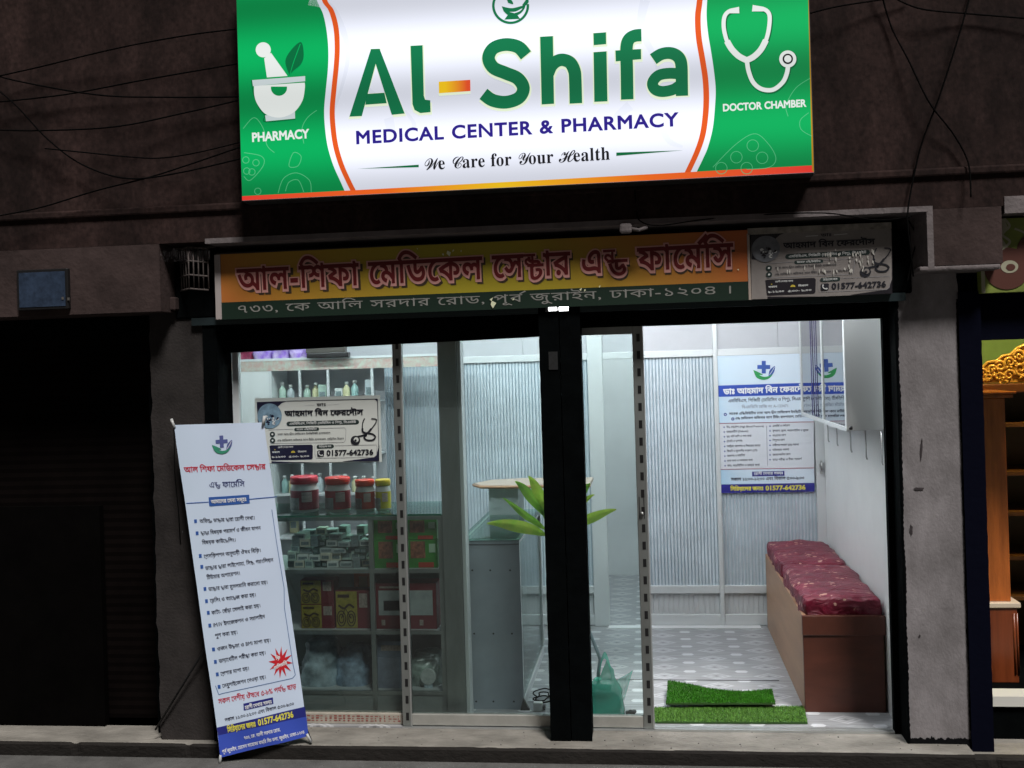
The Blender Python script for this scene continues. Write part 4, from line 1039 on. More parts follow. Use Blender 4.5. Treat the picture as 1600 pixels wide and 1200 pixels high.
bx(-1.147, -.072, -.003, .003, .058, 1.83).build('pane', M_glass, dr)
bx(-1.147, -.072, -.018, .016, 1.80, 1.836).build('top_rail', M_alud, dr)
q = PY(1003, 800, -.02)
MB().lathe([(.004, 0), (.009, .0), (.009, .008), (.004, .012)], (q.x, -.03, q.z-.01), 12).build('lock', M_steel, dr)
B = MB(); B.box(q.x-.012, q.x-.009, -.0245, -.0225, q.z-.03, q.z+.07); B.box(q.x+.009, q.x+.012, -.0245, -.0225, q.z-.03, q.z+.07); B.build('lock_plate', M_black_plastic, dr)
tk = MB(); tk.box(-.024, 1.028, -.035, -.020, 0, .007); tk.box(-.024, 1.028, -.004, .004, 0, .006); tk.box(-1.19, 1.028, -.036, .03, -.003, .002)
t_ = tk.build('door_track', M_alu, loc=(.4, 0, 0)); tag(t_, 'flat aluminium door track along the threshold of the open doorway', 'door track')

# ================================================================== steel column and left showcase
sc = thing('support_column', (-.945, .15, 0), 'dull grey boxed aluminium column between showcase and low counter', 'column')
B = MB(); B.box(-.999, -.908, .10, .20, 0, 2.42); B.build('shaft', M_alud, sc, bevel=.003)
bx(-.907, -.888, .104, .19, 0, 2.42).build('shaft_strip', M_aluw, sc, bevel=.003)

XC0, XC1 = -2.03, -1.002
ct = thing('display_counter', (-1.5, .3, 0), 'glass topped showcase counter stocked with medicine cartons behind the fixed window', 'counter')
B = MB()
for x in (XC0, -1.366, XC1-.022):
    B.box(x, x+.022, .12, .142, .004, .965)
for x in (XC0, XC1-.022): B.box(x, x+.022, .55, .572, .004, .965)
for z in (.945, .690, .395, .105):
    B.box(XC0+.022, -1.3661, .121, .139, z, z+.018); B.box(-1.3439, XC1-.0221, .121, .139, z, z+.018)
B.build('frame', M_alud, ct)
bx(XC0, XC1, .105, .58, .966, .975).build('glass_top', M_glassg, ct)
bx(XC0, XC1, .1035, .1048, .966, .975).build('glass_edge', mat('green_glass_edge', (.03, .16, .10), .2), ct)
for z in (.699, .404): bx(XC0+.02, XC1-.02, .143, .55, z, z+.008).build('shelf', mat('grey_board', (.35, .37, .37), .5) if z > .5 else bpy.data.materials['grey_board'], ct)
bx(XC0+.02, XC1-.02, .143, .55, .112, .122).build('bottom_board', bpy.data.materials['grey_board'], ct)
bx(XC0, XC1, .125, .135, .004, .104).build('base_panel', mat('grey_base', (.24, .26, .25), .5, var=.2, vscale=8), ct)
bx(XC0+.022, XC1-.022, .552, .560, .004, .70).build('back_panel', bpy.data.materials['grey_base'], ct)
ZT = .975
# jars on the counter
def jar(name, px0, px1, ptop, pbase, col, colr, label):
    cx = (px0+px1)/2; Y = .26; r = (PY(px1, pbase, Y).x-PY(px0, pbase, Y).x)/2; c = PY(cx, pbase, Y); h_ = (PY(cx, ptop, Y)-PY(cx, pbase, Y)).z
    t = thing('supplement_jar', (c.x, Y, ZT), label, 'jar', 'supplement jars on the glass counter')
    o = (c.x, Y, ZT)
    MB().lathe([(r*.86, 0), (r*.96, h_*.03), (r*.97, h_*.66), (r*.90, h_*.72), (r*.88, h_*.80)], o, 28).build('body', M_whitep, t)
    MB().lathe([(r*.90, h_*.80), (r*.985, h_*.80), (r*.985, h_*.97), (r*.93, h_), (r*.3, h_)], o, 28).build('lid', mat(name+'_lid', col, .3, spec=.5), t)
    B = MB()
    def band(a0, a1, z0, z1, off): B.grid(lambda u, v: (o[0]+(r*.975+off)*math.sin(R(a0+(a1-a0)*u)), o[1]-(r*.975+off)*math.cos(R(a0+(a1-a0)*u)), o[2]+h_*(z0+(z1-z0)*v)), 20, 1)
    band(-110, 110, .08, .62, .001); B_lab = B.build('label', mat(name+'_label', colr, .35), t)
    lb = B_lab; B = MB(); band(-95, -5, .08, .42, .0018); B.build('label_photo', mat(name+'_photo', (.36, .37, .37), .4, var=.6, vscale=25), lb)
    B = MB(); band(6, 48, .30, .58, .0024); B.build('label_text', mat(name+'_text', (.62, .50, .48), .4, var=.4, vscale=60, stretch=(.3, 1, 3)), lb)
jar('wide_jar', 455, 498, 742, 797, (.66, .02, .05), (.26, .02, .04), 'widest white jar, with a crimson lid, in the row on the counter')
jar('round_jar', 509, 548, 743, 796, (.75, .03, .02), (.34, .02, .035), 'white jar with bright red lid and crimson label, between widest and orange lidded jars')
jar('small_jar', 556, 586, 744.5, 793, (.78, .06, .02), (.45, .05, .03), 'small jar with orange red lid and orange red label beside the yellow jar')
jar('yellow_jar', 587, 611, 741.5, 790, (.80, .58, .03), (.55, .48, .04), 'smallest jar with a yellow lid and yellow label')

# ---- cartons in the showcase
def carton(name, x, y, z, w_, d_, h_, m, label, cat, group, rot=0, face=None, par=None):
    t = thing(name, (x, y, z), label, cat, group)
    B = MB(); B.box(x-w_/2, x+w_/2, y, y+d_, z, z+h_); bo = B.build('box', m, t, bevel=.0015)
    if face:
        for nm, (u0, v0, u1, v1), fm in face:
            B = MB(); B.box(x-w_/2+w_*u0, x-w_/2+w_*u1, y-.0012, y-.0001, z+h_*v0, z+h_*v1); B.build(nm, fm, bo)
    if rot: t.rotation_euler.z = rot
    return t
rg = random.Random(11)
grey_ms = [mat('carton_'+nm, c, .5, var=.25, vscale=40) for nm, c in (('white', (.66, .70, .68)), ('mint', (.50, .62, .57)), ('grey', (.44, .49, .49)), ('slate', (.24, .29, .30)), ('cream', (.64, .62, .52)), ('dark', (.07, .11, .10)))]
M_lbl = mat('carton_print', (.20, .26, .27), .5, var=.5, vscale=90)
xa, xb = PY(456, 860, .2).x, PY(570, 860, .2).x
protos = []
for i in range(6):
    w_, d_, h_ = ((.055, .07, .030), (.042, .06, .045), (.065, .06, .025), (.036, .05, .052), (.05, .06, .036), (.03, .05, .03))[i]
    t = thing('medicine_carton', (xa, .2, .707), 'small plain medicine carton in the heaped stock on the upper shelf of the showcase', 'carton', 'small cartons heaped on the upper showcase shelf')
    MB().box(xa-w_/2, xa+w_/2, .2, .2+d_, .707, .707+h_).build('box', grey_ms[i], t, bevel=.001)
    MB().box(xa-w_*.38, xa+w_*.38, .1990, .1999, .707+h_*.25, .707+h_*.7).build('print', M_lbl, t)
    protos.append((t, w_, d_, h_, 0))
used = set()
for row in range(5):
    for lay in range(2):
        x = xa-.02+.01*row
        while x < xb:
            k = rg.randrange(6); t, w_, d_, h_, _ = protos[k]
            if row == 4 and rg.random() < .45: x += w_; continue
            o = t if k not in used else copy_tree(t)
            used.add(k); o.location = (x+w_/2, .165+lay*.13+rg.uniform(0, .03), .707+row*.034+rg.uniform(0, .004)); o.rotation_euler.z = rg.uniform(-.2, .2)
            x += w_+rg.uniform(.001, .006)
M_gb = mat('green_carton', (0.054, 0.306, 0.045), .35, var=.4, vscale=12); M_gp = mat('food_picture', (0.384, 0.144, 0.080), .4, var=.85, vscale=38, vcol=(.04, .015, .01)); M_rd = mat('red_badge', (0.450, 0.054, 0.027), .4); M_lt = mat('pale_badge', (0.450, 0.630, 0.450), .4)
gx = [PY(x, 860, .16).x for x in (583, 633, 684)]
zz = .707
for i, (a, b, z0, h_, lb) in enumerate(((gx[0], gx[1], zz, .135, 'lower green picture carton next to the heaped small cartons'), (gx[1], gx[2], zz, .135, 'lower green picture carton next to the grey column'), (gx[0], gx[1], zz+.137, .097, 'upper green picture carton next to the heaped small cartons'), (gx[1], gx[2], zz+.137, .097, 'upper green picture carton next to the grey column'))):
    carton('green_carton', (a+b)/2, .16, z0, abs(b-a)-.004, .12, h_, M_gb, lb+', in the showcase', 'carton', 'green cartons on the upper showcase shelf', face=[('picture', (.16, .35, .62, .95), M_gp), ('badge', (.40, .02, .88, .20), M_rd), ('pale_mark', (.74, .55, .94, .86), M_lt)])
M_mar = mat('maroon_print', (0.162, 0.024, 0.031), .4); M_ylw = mat('yellow_print_box', (0.374, 0.308, 0.055), .4, var=.5, vscale=25); M_brn = mat('brown_wheel_print', (0.060, 0.030, 0.022), .4); M_slv = mat('silver_print', (0.396, 0.324, 0.288), .4, var=.5, vscale=80)
zz = .412
def bike(pxa, pxm, pxb, z0, h_, lb):
    a, m_, b = (PY(x, 945, .17).x for x in (pxa, pxm, pxb))
    u = (m_-a)/(b-a)
    t = carton('tall_carton', (a+b)/2, .17, z0, b-a, .09, h_, M_mar, lb, 'carton', 'yellow and maroon cartons on the middle showcase shelf', face=[('yellow_face', (.02, .02, u, .98), M_ylw), ('silver_panel', (u+.06, .55, .93, .92), M_slv)])
    P = Panel([(a, .1686, z0+h_), (a+(b-a)*u, .1686, z0+h_), (a+(b-a)*u, .1686, z0), (a, .1686, z0)], [(0, 0), (10, 0), (10, 12), (0, 12)])
    for c in ((2.7, 8.8), (7.2, 8.8)):
        for r_ in (1.9, 1.1): P.stroke('w', 1, [(c[0]+r_*math.cos(k*.6283), c[1]+1.25*r_*math.sin(k*.6283)) for k in range(10)], .45, True, True)
    P.stroke('w', 1, [(1.5, 4.6), (4, 5.6), (6.4, 4.4), (8.6, 5.4)], .9); P.poly('w', 1, [(1.2, 1.2), (6.5, 1.2), (6.5, 2.2), (1.2, 2.2)]); P.stroke('w', 1, [(2.7, 8.8), (4.6, 5.6), (7.2, 8.8)], .5, False)
    P.done(t, {'w': ('wheel_print', M_brn)})
bike(470, 502, 522, zz, .118, 'lower of the two stacked yellow and maroon cartons on the middle shelf')
bike(470, 502, 522, zz+.119, .118, 'upper of the two stacked yellow and maroon cartons on the middle shelf')
bike(524, 558, 578, zz, .185, 'single yellow and maroon carton beside the showcase divider')
a, b = PY(553, 907, .33).x, PY(579, 907, .33).x
carton('orange_carton', (a+b)/2, .33, zz, b-a, .08, .262, mat('orange_carton', (0.700, 0.182, 0.056), .4), 'orange carton standing behind the yellow and maroon ones', 'carton', None, face=[('print', (.3, .55, .8, .85), mat('orange_print', (.6, .35, .2), .4))])
a, b = PY(586, 945, .16).x, PY(682, 945, .16).x
carton('device_carton', (a+b)/2, .16, zz, b-a, .12, .222, mat('dark_red_carton', (0.153, 0.018, 0.025), .35), 'wide dark red device carton with a grey picture on the middle shelf', 'carton', None, face=[('picture', (.06, .30, .94, .84), mat('grey_picture', (0.400, 0.440, 0.440), .4, var=.3, vscale=10)), ('device_print', (.14, .40, .42, .62), mat('dark_device_print', (0.065, 0.072, 0.065), .5, var=.6, vscale=40)), ('mark', (.10, .08, .16, .20), M_slv), ('mark', (.42, .08, .48, .20), M_slv), ('mark', (.72, .08, .78, .20), M_slv), ('caption', (.08, .89, .42, .93), M_slv)])
carton('grey_carton', a+.05, .30, zz, .11, .1, .262, mat('grey_carton', (0.390, 0.405, 0.405), .5), 'pale grey carton behind the dark red device carton', 'carton', None)
# lower shelf: bagged goods
def lump(name, cx, cy, z0, rx, ry, h_, m, label, cat, seed=0, group=None, nm='sack'):
    t = thing(name, (cx, cy, z0), label, cat, group); B = MB()
    def f(u, v):
        a = 2*math.pi*u; b = v*math.pi/2; c, s_ = math.cos(b)**.55, math.sin(b)**.8
        ca, sa = math.cos(a), math.sin(a); ca = math.copysign(abs(ca)**.6, ca); sa = math.copysign(abs(sa)**.6, sa)
        p = Vector((cx+rx*c*ca, cy+ry*c*sa, z0+h_*s_)); d = noise.noise(Vector((p.x*14+seed, p.y*14, p.z*18)))*.022+noise.noise(Vector((p.x*45+seed, p.y*45, p.z*60)))*.007
        return p+Vector((ca, sa, .5))*d*min(1, v*6)
    B.grid(f, 48, 24); B.build(nm, m, t); return t
M_bagw = mat('cloudy_bag', (0.418, 0.513, 0.570), .35, var=.55, vscale=16, spec=.7); M_bagb = mat('bluish_bag', (0.285, 0.380, 0.494), .35, var=.6, vscale=20, spec=.7)
a, b = PY(468, 1040, .2).x, PY(575, 1040, .2).x
lump('plastic_bag', a+(b-a)*.25, .30, .122, .10, .12, .21, M_bagw, 'cloudy white plastic bag of goods on the bottom showcase shelf, by the banner stand', 'bag', 1); lump('plastic_bag', a+(b-a)*.74, .30, .122, .085, .11, .19, M_bagb, 'bluish plastic bag of goods next to the divider on the bottom shelf', 'bag', 5)
a, b = PY(586, 1040, .17).x, PY(633, 1040, .17).x
carton('flat_carton', (a+b)/2, .17, .122, abs(b-a), .14, .15, mat('blue_grey_carton', (0.234, 0.270, 0.342), .5, var=.3, vscale=14), 'lower blue grey carton of the stack on the bottom shelf', 'carton', 'blue grey cartons on the bottom shelf')
carton('flat_carton', (a+b)/2, .175, .273, abs(b-a)*.98, .14, .075, bpy.data.materials['blue_grey_carton'], 'upper blue grey carton of the stack on the bottom shelf', 'carton', 'blue grey cartons on the bottom shelf', face=[('caption', (.2, .4, .9, .75), M_slv)])
c = PY(662, 1050, .22); lump('plastic_bag', c.x, .32, .122, .085, .12, .15, mat('clear_bag', (0.304, 0.380, 0.342), .3, var=.6, vscale=18, spec=.8), 'crumpled clear bag beside the column on the bottom shelf', 'bag', 9)
q = PY(670, 1056, .19); t = thing('tape_roll', (q.x, .19, .122), 'round pale roll leaning in front of the clear bag on the bottom shelf', 'roll')
B = MB(); B.tube([(q.x, .172, q.z), (q.x, .192, q.z)], .038, 24); B.build('disc', mat('pale_roll', (0.528, 0.576, 0.560), .4, var=.3, vscale=30), t)
B = MB(); B.box(q.x-.02, q.x+.02, .175, .20, .122, q.z-.036); B.build('foot', M_bagw, t)

# ================================================================== wall shelving far left
YW = 1.40
ws = thing('wall_shelving', (-2.1, YW, 0), 'aluminium framed medicine shelving with patterned edging behind the fixed window', 'shelving')
xl, xr = PY(346, 600, YW).x, PY(692, 600, YW).x
zt0, zt1 = PY(520, 577, YW).z, PY(520, 561, YW).z
M_pat = mat('patterned_edging', (.34, .42, .36), .4, var=.9, vscale=30, vcol=(.50, .28, .26))
bx(xl, xr, YW, YW+.012, zt0, zt1).build('patterned_edge', M_pat, ws)
bx(xl, xr, YW-.004, YW+.32, zt1, zt1+.014).build('top_board', M_aluw, ws)
xd0, xd1, _, _ = rectpx(361, 600, 421, 640, YW)
bx(xl, xd1, YW+.002, YW+.02, 0, zt0).build('side_door', M_white, ws)
bx(xd1, xd1+.016, YW-.002, YW+.3, 0, zt0).build('upright', M_aluw, ws)
for px in (468, 512, 581): x = PY(px, 600, YW).x; bx(x-.006, x+.006, YW, YW+.02, .3, zt0).build('upright', M_aluw, ws)
xr2 = PY(582, 600, YW).x
shz = [PY(500, y, YW).z for y in (628, 712, 772, 840)]
for z in shz: bx(xd1+.016, xr2, YW+.021, YW+.30, z-.012, z).build('shelf', M_aluw, ws)
bx(xd1+.016, xr2, YW+.30, YW+.31, .0, zt0).build('back_panel', M_upper, ws)
# bottles and boxes on the wall shelves
bcol = [mat('bottle_'+nm, c, .35) for nm, c in (('yellow', (.58, .56, .34)), ('teal', (.30, .48, .46)), ('white', (.66, .70, .69)), ('green', (.40, .54, .46)), ('grey', (.44, .50, .52)))]
bw = ['yellow', 'teal', 'white', 'pale green', 'grey']
bp = []
for i, m in enumerate(bcol):
    t = thing('medicine_bottle', (0, 0, 0), bw[i]+' medicine bottle on the framed wall shelves behind the fixed window', 'bottle', bw[i]+' bottles on the wall shelves')
    MB().lathe([(.020, 0), (.022, .004), (.022, .075), (.010, .092), (.009, .10)], (0, 0, 0), 14).build('body', m, t)
    MB().lathe([(.012, .10), (.012, .118), (.004, .119)], (0, 0, 0), 12).build('cap', M_whitep, t); bp.append([t, False])
    t = thing('medicine_box', (0, 0, 0), bw[i]+' medicine box standing on the framed wall shelves behind the fixed window', 'box', bw[i]+' boxes on the wall shelves')
    MB().box(-.024, .024, -.02, .02, 0, (.10, .13, .09, .12, .11)[i]).build('box', m, t, bevel=.001)
    MB().box(-.018, .018, -.0212, -.0201, .03, .07).build('print', M_lbl, t); bp.append([t, False])
rg = random.Random(21)
for si, z in enumerate(shz[:3]):
    x = xd1+.05
    while x < xr2-.03:
        if rg.random() < .12: x += .04; continue
        k = rg.randrange(10); t, u = bp[k]
        o = copy_tree(t) if u else t
        bp[k][1] = True; s_ = rg.uniform(.75, 1.0) if si else rg.uniform(.85, 1.15)
        o.location = (x, YW+.10+rg.uniform(-.03, .03), z); o.scale = (1, 1, s_); x += rg.uniform(.048, .062)
for t, u in bp:
    if not u: t.location = (xd1+.06, YW+.22, shz[3])
# packages and box on top of the shelving
M_pur = mat('purple_pack', (.16, .06, .42), .35, var=.7, vscale=22, vcol=(.5, .42, .6)); M_pk = mat('maroon_pack', (.20, .02, .06), .4, var=.5, vscale=20)
for i, (a, b, m, lb) in enumerate(((361, 392, M_pk, 'maroon pack lying on top of the wall shelving'), (393, 420, M_pur, 'purple and white pack next to the maroon one on top of the shelving'), (421, 449, M_pur, 'middle purple and white pack on top of the shelving'), (450, 476, M_pur, 'purple and white pack next to the black box on top of the shelving'))):
    x0, x1 = PY(a, 553, YW+.02).x, PY(b, 553, YW+.02).x
    lump('soft_pack', (x0+x1)/2, YW+.12, zt1+.014, (x1-x0)*.52, .09, .10, m, lb, 'pack', i*3, 'soft packs on top of the shelving', 'wrapper')
x0, x1 = PY(481, 550, YW-.03).x, PY(546, 550, YW-.03).x; zc = PY(512, 559, YW-.03).z
t = thing('router_box', ((x0+x1)/2, YW, zc), 'black electronic box with dark grey band mounted over the patterned shelf edge', 'device')
bx(x0, x1, YW-.06, YW-.005, zc, zc+.03).build('base', M_black_plastic, t, bevel=.004); bx(x0-.004, x1-.02, YW-.058, YW-.006, zc+.0305, zc+.09).build('cover', mat('dark_grey_plastic', (.06, .055, .05), .4), t, bevel=.004)

# ================================================================== low counter beside the column
YL = .25
x0, x1 = PY(726, 980, YL).x, PY(815, 980, YL).x; zl = PY(770, 840, YL).z
lc = thing('low_counter', ((x0+x1)/2, YL, 0), 'low glass sided counter closed at its end by a grey screwed board', 'counter')
bx(x0, x1, YL, YL+.012, .0, zl-.012).build('end_board', mat('grey_blue_board', (.36, .40, .45), .45, var=.15, vscale=4), lc)
B = MB()
for yy, xs in ((891, (738, 766, 797)), (990, (741, 771, 800)), (1096, (744, 771, 803))):
    for xx in xs:
        c = PY(xx, yy, YL); B.lathe([(.0045, 0), (.0045, .001)], (0, 0, 0), 8)
        for i in range(len(B.v)-16, len(B.v)): v = B.v[i]; B.v[i] = (c.x+v[0], YL-.0005-v[2], c.z+v[1])
B.build('screw', mat('dark_screw', (.05, .05, .05), .4, .5), lc)
zc2 = PY(770, 851, YL).z
bx(x0, x1, YL-.003, YL-.0005, zc2, zc2+.004).build('joint', mat('dark_joint', (.10, .11, .12), .6), lc)
bx(x0-.01, x1+.004, YL-.006, 1.28, zl-.012, zl-.002).build('glass_top', M_glassg, lc)
B = MB(); B.box(x1-.018, x1+.002, YL+.013, 1.28, .0, .045); B.box(x1-.018, x1+.002, 1.262, 1.28, .045, zl-.012); B.box(x1-.016, x1, YL+.013, YL+.03, .045, zl-.012); B.box(x1-.016, x1, YL+.03, 1.262, zl-.03, zl-.012); B.build('frame', M_aluw, lc)
bx(x1-.009, x1-.005, YL+.03, 1.262, .045, zl-.03).build('side_glass', M_glass, lc)
bx(x0, x0+.012, YL+.013, 1.28, 0, zl-.012).build('side_board', M_aluw, lc)

# desk with rounded beige top
YD = 1.02
a, b = PY(734, 762, YD).x, -.34
zd = PY(790, 764, YD).z
dk = thing('reception_desk', ((a+b)/2, YD+.2, 0), 'white desk with a rounded beige top and orange edge behind the low counter', 'desk')
pts = [(a, YD+.12), (a+.06, YD+.02), (a+.20, YD), (b, YD), (b, YD+.34), (a+.25, YD+.36), (a+.08, YD+.30)]
B = MB(); B.prism([(x, y, zd) for x, y in pts], (0, 0, .022)); B.build('top', mat('beige_top', (.46, .37, .30), .4), dk, bevel=.006)
B = MB(); B.tube([(a-.002, YD+.14, zd+.01), (a+.06, YD+.016, zd+.01), (a+.20, YD-.003, zd+.01), (b, YD-.003, zd+.01)], .008, 6); B.build('edge', mat('orange_edge', (.45, .25, .14), .4), dk)
bx(a+.10, PY(812, 900, YD).x, YD+.04, YD+.32, 0, zd).build('body', mat('pale_teal_board', (.52, .62, .62), .4), dk)

# plant behind the post
VY = .36; VX = PY(880, 900, VY).x
pp = thing('potted_plant', (VX, VY, 0), 'leafy green plant in a tall slim vase, mostly hidden behind the black centre post', 'plant')
MB().lathe([(.05, 0), (.055, .02), (.035, .30), (.03, .60), (.04, .78), (.036, .785), (.03, .70)], (VX, VY, 0), 20).build('vase', mat('dark_vase', (.03, .04, .04), .25), pp)
MB().tube([(VX, VY, .70), (VX-.005, VY, .82), (VX, VY, .94)], [.008, .006, .004], 8).build('stem', mat('plant_stem', (.12, .22, .04), .5), pp)
M_leaf = mat('leaf_green', (.21, .36, .05), .4, var=.6, vscale=9, vcol=(.10, .30, .02), spec=.5); M_leafy = mat('leaf_yellow_green', (.40, .45, .08), .4, var=.5, vscale=10, vcol=(.20, .42, .03), spec=.5)
for m in (M_leaf, M_leafy):
    n, l, p = nodes_of(m); out = n['Material Output']; tr = n.new('ShaderNodeBsdfTranslucent'); mxs = n.new('ShaderNodeMixShader'); mxs.inputs[0].default_value = .45
    l.new(p.inputs['Base Color'].links[0].from_socket, tr.inputs[0]); l.new(p.outputs[0], mxs.inputs[1]); l.new(tr.outputs[0], mxs.inputs[2]); l.new(mxs.outputs[0], out.inputs[0])
def leaf(p0, p1, wd, m, Y0=VY, Y1=VY-.08, droop=.02):
    a = PY(p0[0], p0[1], Y0); b = PY(p1[0], p1[1], Y1); d = b-a; L = d.length
    side = d.cross(Vector((0, 1, 0))).normalized(); back = Vector((0, 1, 0))
    B = MB()
    def f(u, v):
        t = v; w_ = 1.15*wd*math.sin(math.pi*min(1, (t*.94+.03)))**.8*(1.1-.45*t); s_ = (u-.5)*2
        c = a+d*t+Vector((0, 0, droop*4*t*(1-t)))
        return c+side*(s_*w_)+back*(-abs(s_)*w_*.45+.01*math.sin(t*9))
    B.grid(f, 6, 14); return B.build('leaf', m, pp)
leaf((853, 836), (761, 818), .030, M_leafy); leaf((853, 828), (786, 778), .017, M_leaf, droop=.0)
leaf((851, 806), (805, 752), .026, M_leaf, Y1=VY-.02); leaf((856, 802), (826, 744), .026, M_leafy); leaf((893, 806), (922, 755), .022, M_leaf, Y1=VY); leaf((896, 806), (929, 773), .014, M_leafy)
leaf((892, 826), (963, 796), .024, M_leafy, droop=.012); leaf((880, 812), (872, 752), .022, M_leaf); leaf((852, 812), (846, 768), .018, M_leaf, Y1=VY+.05)

# green carrier bag and dustpan
cx = (PY(916, 1080, .17).x+PY(974, 1080, .17).x)/2; wx = (PY(974, 1080, .17).x-PY(916, 1080, .17).x)/2
gb = thing('carrier_bag', (cx, .18, 0), 'green see-through carrier bag with dark contents on the vinyl floor by the post', 'bag')
def film(name, col, al):
    m = bpy.data.materials.new(name); m.use_nodes = True; n, l, p = nodes_of(m)
    p.inputs['Base Color'].default_value = (*col, 1); p.inputs['Roughness'].default_value = .25; p.inputs['Alpha'].default_value = al; p.inputs['Specular IOR Level'].default_value = .6
    return m
M_gf = film('green_film', (.10, .62, .46), .55)
zb1 = PY(945, 1062, .17).z; zb2 = PY(945, 1024, .17).z
B = MB()
def bag(u, v):
    a = 2*math.pi*u; top = .55+.0*v; r = 1.0-.10*v-.95*max(0, v-.50)**1.1*1.75
    x = math.cos(a); y = math.sin(a); x = math.copysign(abs(x)**.7, x); y = math.copysign(abs(y)**.8, y)
    z = v*(zb1+.060)+(0.03*x if v > .8 else 0)*1
    p = Vector((cx+wx*1.02*r*x, .18+.055*r*y*(1-.6*v), z)); d = noise.noise(Vector((p.x*25, p.y*25, z*14)))*.014*min(1, v*5+.15)
    return p+Vector((x*.6, y, 0))*d
B.grid(bag, 40, 26); B.build('film', M_gf, gb)
B = MB()
for s_ in (-1, 1):
    pts = []
    for i in range(13):
        t = i/12; x = cx+.004+(t-.5)*2*wx*.36; z = zb1+.0+(zb2-zb1)*math.sin(math.pi*t)**.75; pts.append((x+.02*s_*0, .18+s_*.012, z))
    for (p, q) in zip(pts, pts[1:]):
        B.quad((p[0], p[1]-.004, p[2]-.014), (q[0], q[1]-.004, q[2]-.014), (q[0], q[1]+.004, q[2]+.010), (p[0], p[1]+.004, p[2]+.010))
B.build('handle', M_gf, gb)
t1, t2, t3 = PY(955, 1070, .18), PY(989, 1046, .20), PY(972, 1108, .18)
B = MB(); B.grid(lambda u, v: t1.lerp(t2, u).lerp(t3, v)+Vector((0, .012*math.sin(u*5+v*3), 0)), 8, 8); B.build('film_flap', M_gf, gb)
B = MB()
def cont(u, v):
    a = 2*math.pi*u; b = v*math.pi/2; x = math.cos(a)*math.cos(b)**.4; y = math.sin(a)*math.cos(b)**.4
    p = Vector((cx+wx*.84*x, .18+.036*y, .004+zb1*.66*math.sin(b))); return p+Vector((x, y, .3))*noise.noise(p*30)*.010
B.grid(cont, 30, 16); B.build('contents', mat('dark_contents', (.06, .13, .12), .6, var=.6, vscale=30), gb)
dp = thing('dustpan', (PY(938, 1035, .24).x, .28, 0), 'grey bent handle of a dustpan standing behind the green bag', 'dustpan')
p0, p1, p2 = PY(903, 940, .42), PY(938, 1030, .27), PY(935, 1052, .26)
MB().tube([p0, p0.lerp(p1, .5), p1, p2, p2+Vector((-.002, .0, -.05))], [.008, .008, .009, .009, .008], 10).build('handle', mat('grey_plastic_tube', (.20, .25, .28), .4), dp)
B = MB(); B.box(p2.x-.07, p2.x+.06, .245, .255, .0, p2.z-.05); B.box(p2.x-.07, p2.x+.06, .2551, .36, .0, .006); B.build('pan', mat('grey_plastic_pan', (.12, .15, .16), .5), dp)
q = PZ(985, 1117, 0); B = MB()
lump('stone', q.x, q.y+.01, 0, .020, .014, .016, mat('dark_stone', (.05, .05, .05), .8), 'small dark lump on the vinyl beside the green bag', 'stone', 2, None, 'stone')
# wedge, adapter and its cable
q = PZ(820, 1110, 0); t = thing('door_wedge', (q.x, q.y, 0), 'small dark wedge at the foot of the low counter', 'wedge')
B = MB(); B.prism([(q.x-.022, q.y, .0), (q.x+.024, q.y, .0), (q.x-.006, q.y, .058)], (0, .02, 0)); B.build('wedge', mat('dark_wedge', (.06, .06, .06), .7), t)
q = PZ(841, 1112, 0); t = thing('power_adapter', (q.x, q.y, 0), 'white power adapter on the floor between low counter and black post', 'adapter')
B = MB(); B.box(q.x-.025, q.x+.02, q.y, q.y+.035, 0, .042); B.build('body', M_whitep, t, bevel=.005)
bx(q.x+.021, q.x+.034, q.y+.004, q.y+.03, .006, .03).build('plug', M_black_plastic, t, bevel=.003)
t = thing('cable_coil', (q.x, q.y+.12, 0), 'loose black cable coiled on the floor behind the white adapter', 'cable')
B = MB(); pts = []
for i in range(60):
    a = i/59*2*math.pi*2.6; r = .03+.012*math.sin(i*.7); pts.append((q.x+.012+r*1.3*math.cos(a), q.y+.16+.10*math.sin(a)*(.6+.4*i/59), .006+.0006*i))
B.tube(pts, .0035, 6); B.build('cord', M_rubber, t)

# artificial grass mats
def turf(name, P0, label, lift=None, seed=0, dens=7000, col=(.10, .30, .03)):
    c = sum(P0, Vector())/4; t = thing(name, (c.x, c.y, 0), label, 'mat', 'artificial grass mats')
    rg = random.Random(seed)
    def at(u, v):
        p = P0[0].lerp(P0[1], u).lerp(P0[3].lerp(P0[2], u), v); z = .010
        if lift: z += lift(u, v)
        return Vector((p.x, p.y, z))
    B = MB(); B.grid(at, 24, 12, False); B.grid(lambda u, v: at(u, v)-Vector((0, 0, .008)), 24, 12, False)
    for k in range(24):
        for v in (0, 1):
            a, b = at(k/24, v), at((k+1)/24, v); dz = Vector((0, 0, .008)); B.quad(a, b, b-dz, a-dz)
    B.build('backing', mat(name+'_backing', (.03, .08, .015), .8), t)
    B = MB()
    for i in range(dens):
        u, v = rg.random(), rg.random(); p = at(u, v); a = rg.uniform(0, 6.28); h_ = rg.uniform(.006, .012); w_ = .0016
        lean = Vector((rg.uniform(-.007, .007), rg.uniform(-.008, .004), h_)); s_ = Vector((math.cos(a)*w_, math.sin(a)*w_, 0))
        n0 = len(B.v); B.v += [tuple(p-s_), tuple(p+s_), tuple(p+lean)]; B.f.append((n0, n0+1, n0+2))
    B.build('turf_pile', mat(name+'_blades', col, .5, var=.55, vscale=60, spec=.3), t)
turf('grass_mat', [PZ(1024, 1131), PZ(1262, 1132), PZ(1256, 1107), PZ(1022, 1109)], 'flat light green artificial grass mat lying across the doorway threshold', None, 1, 11000, (.19, .40, .08))
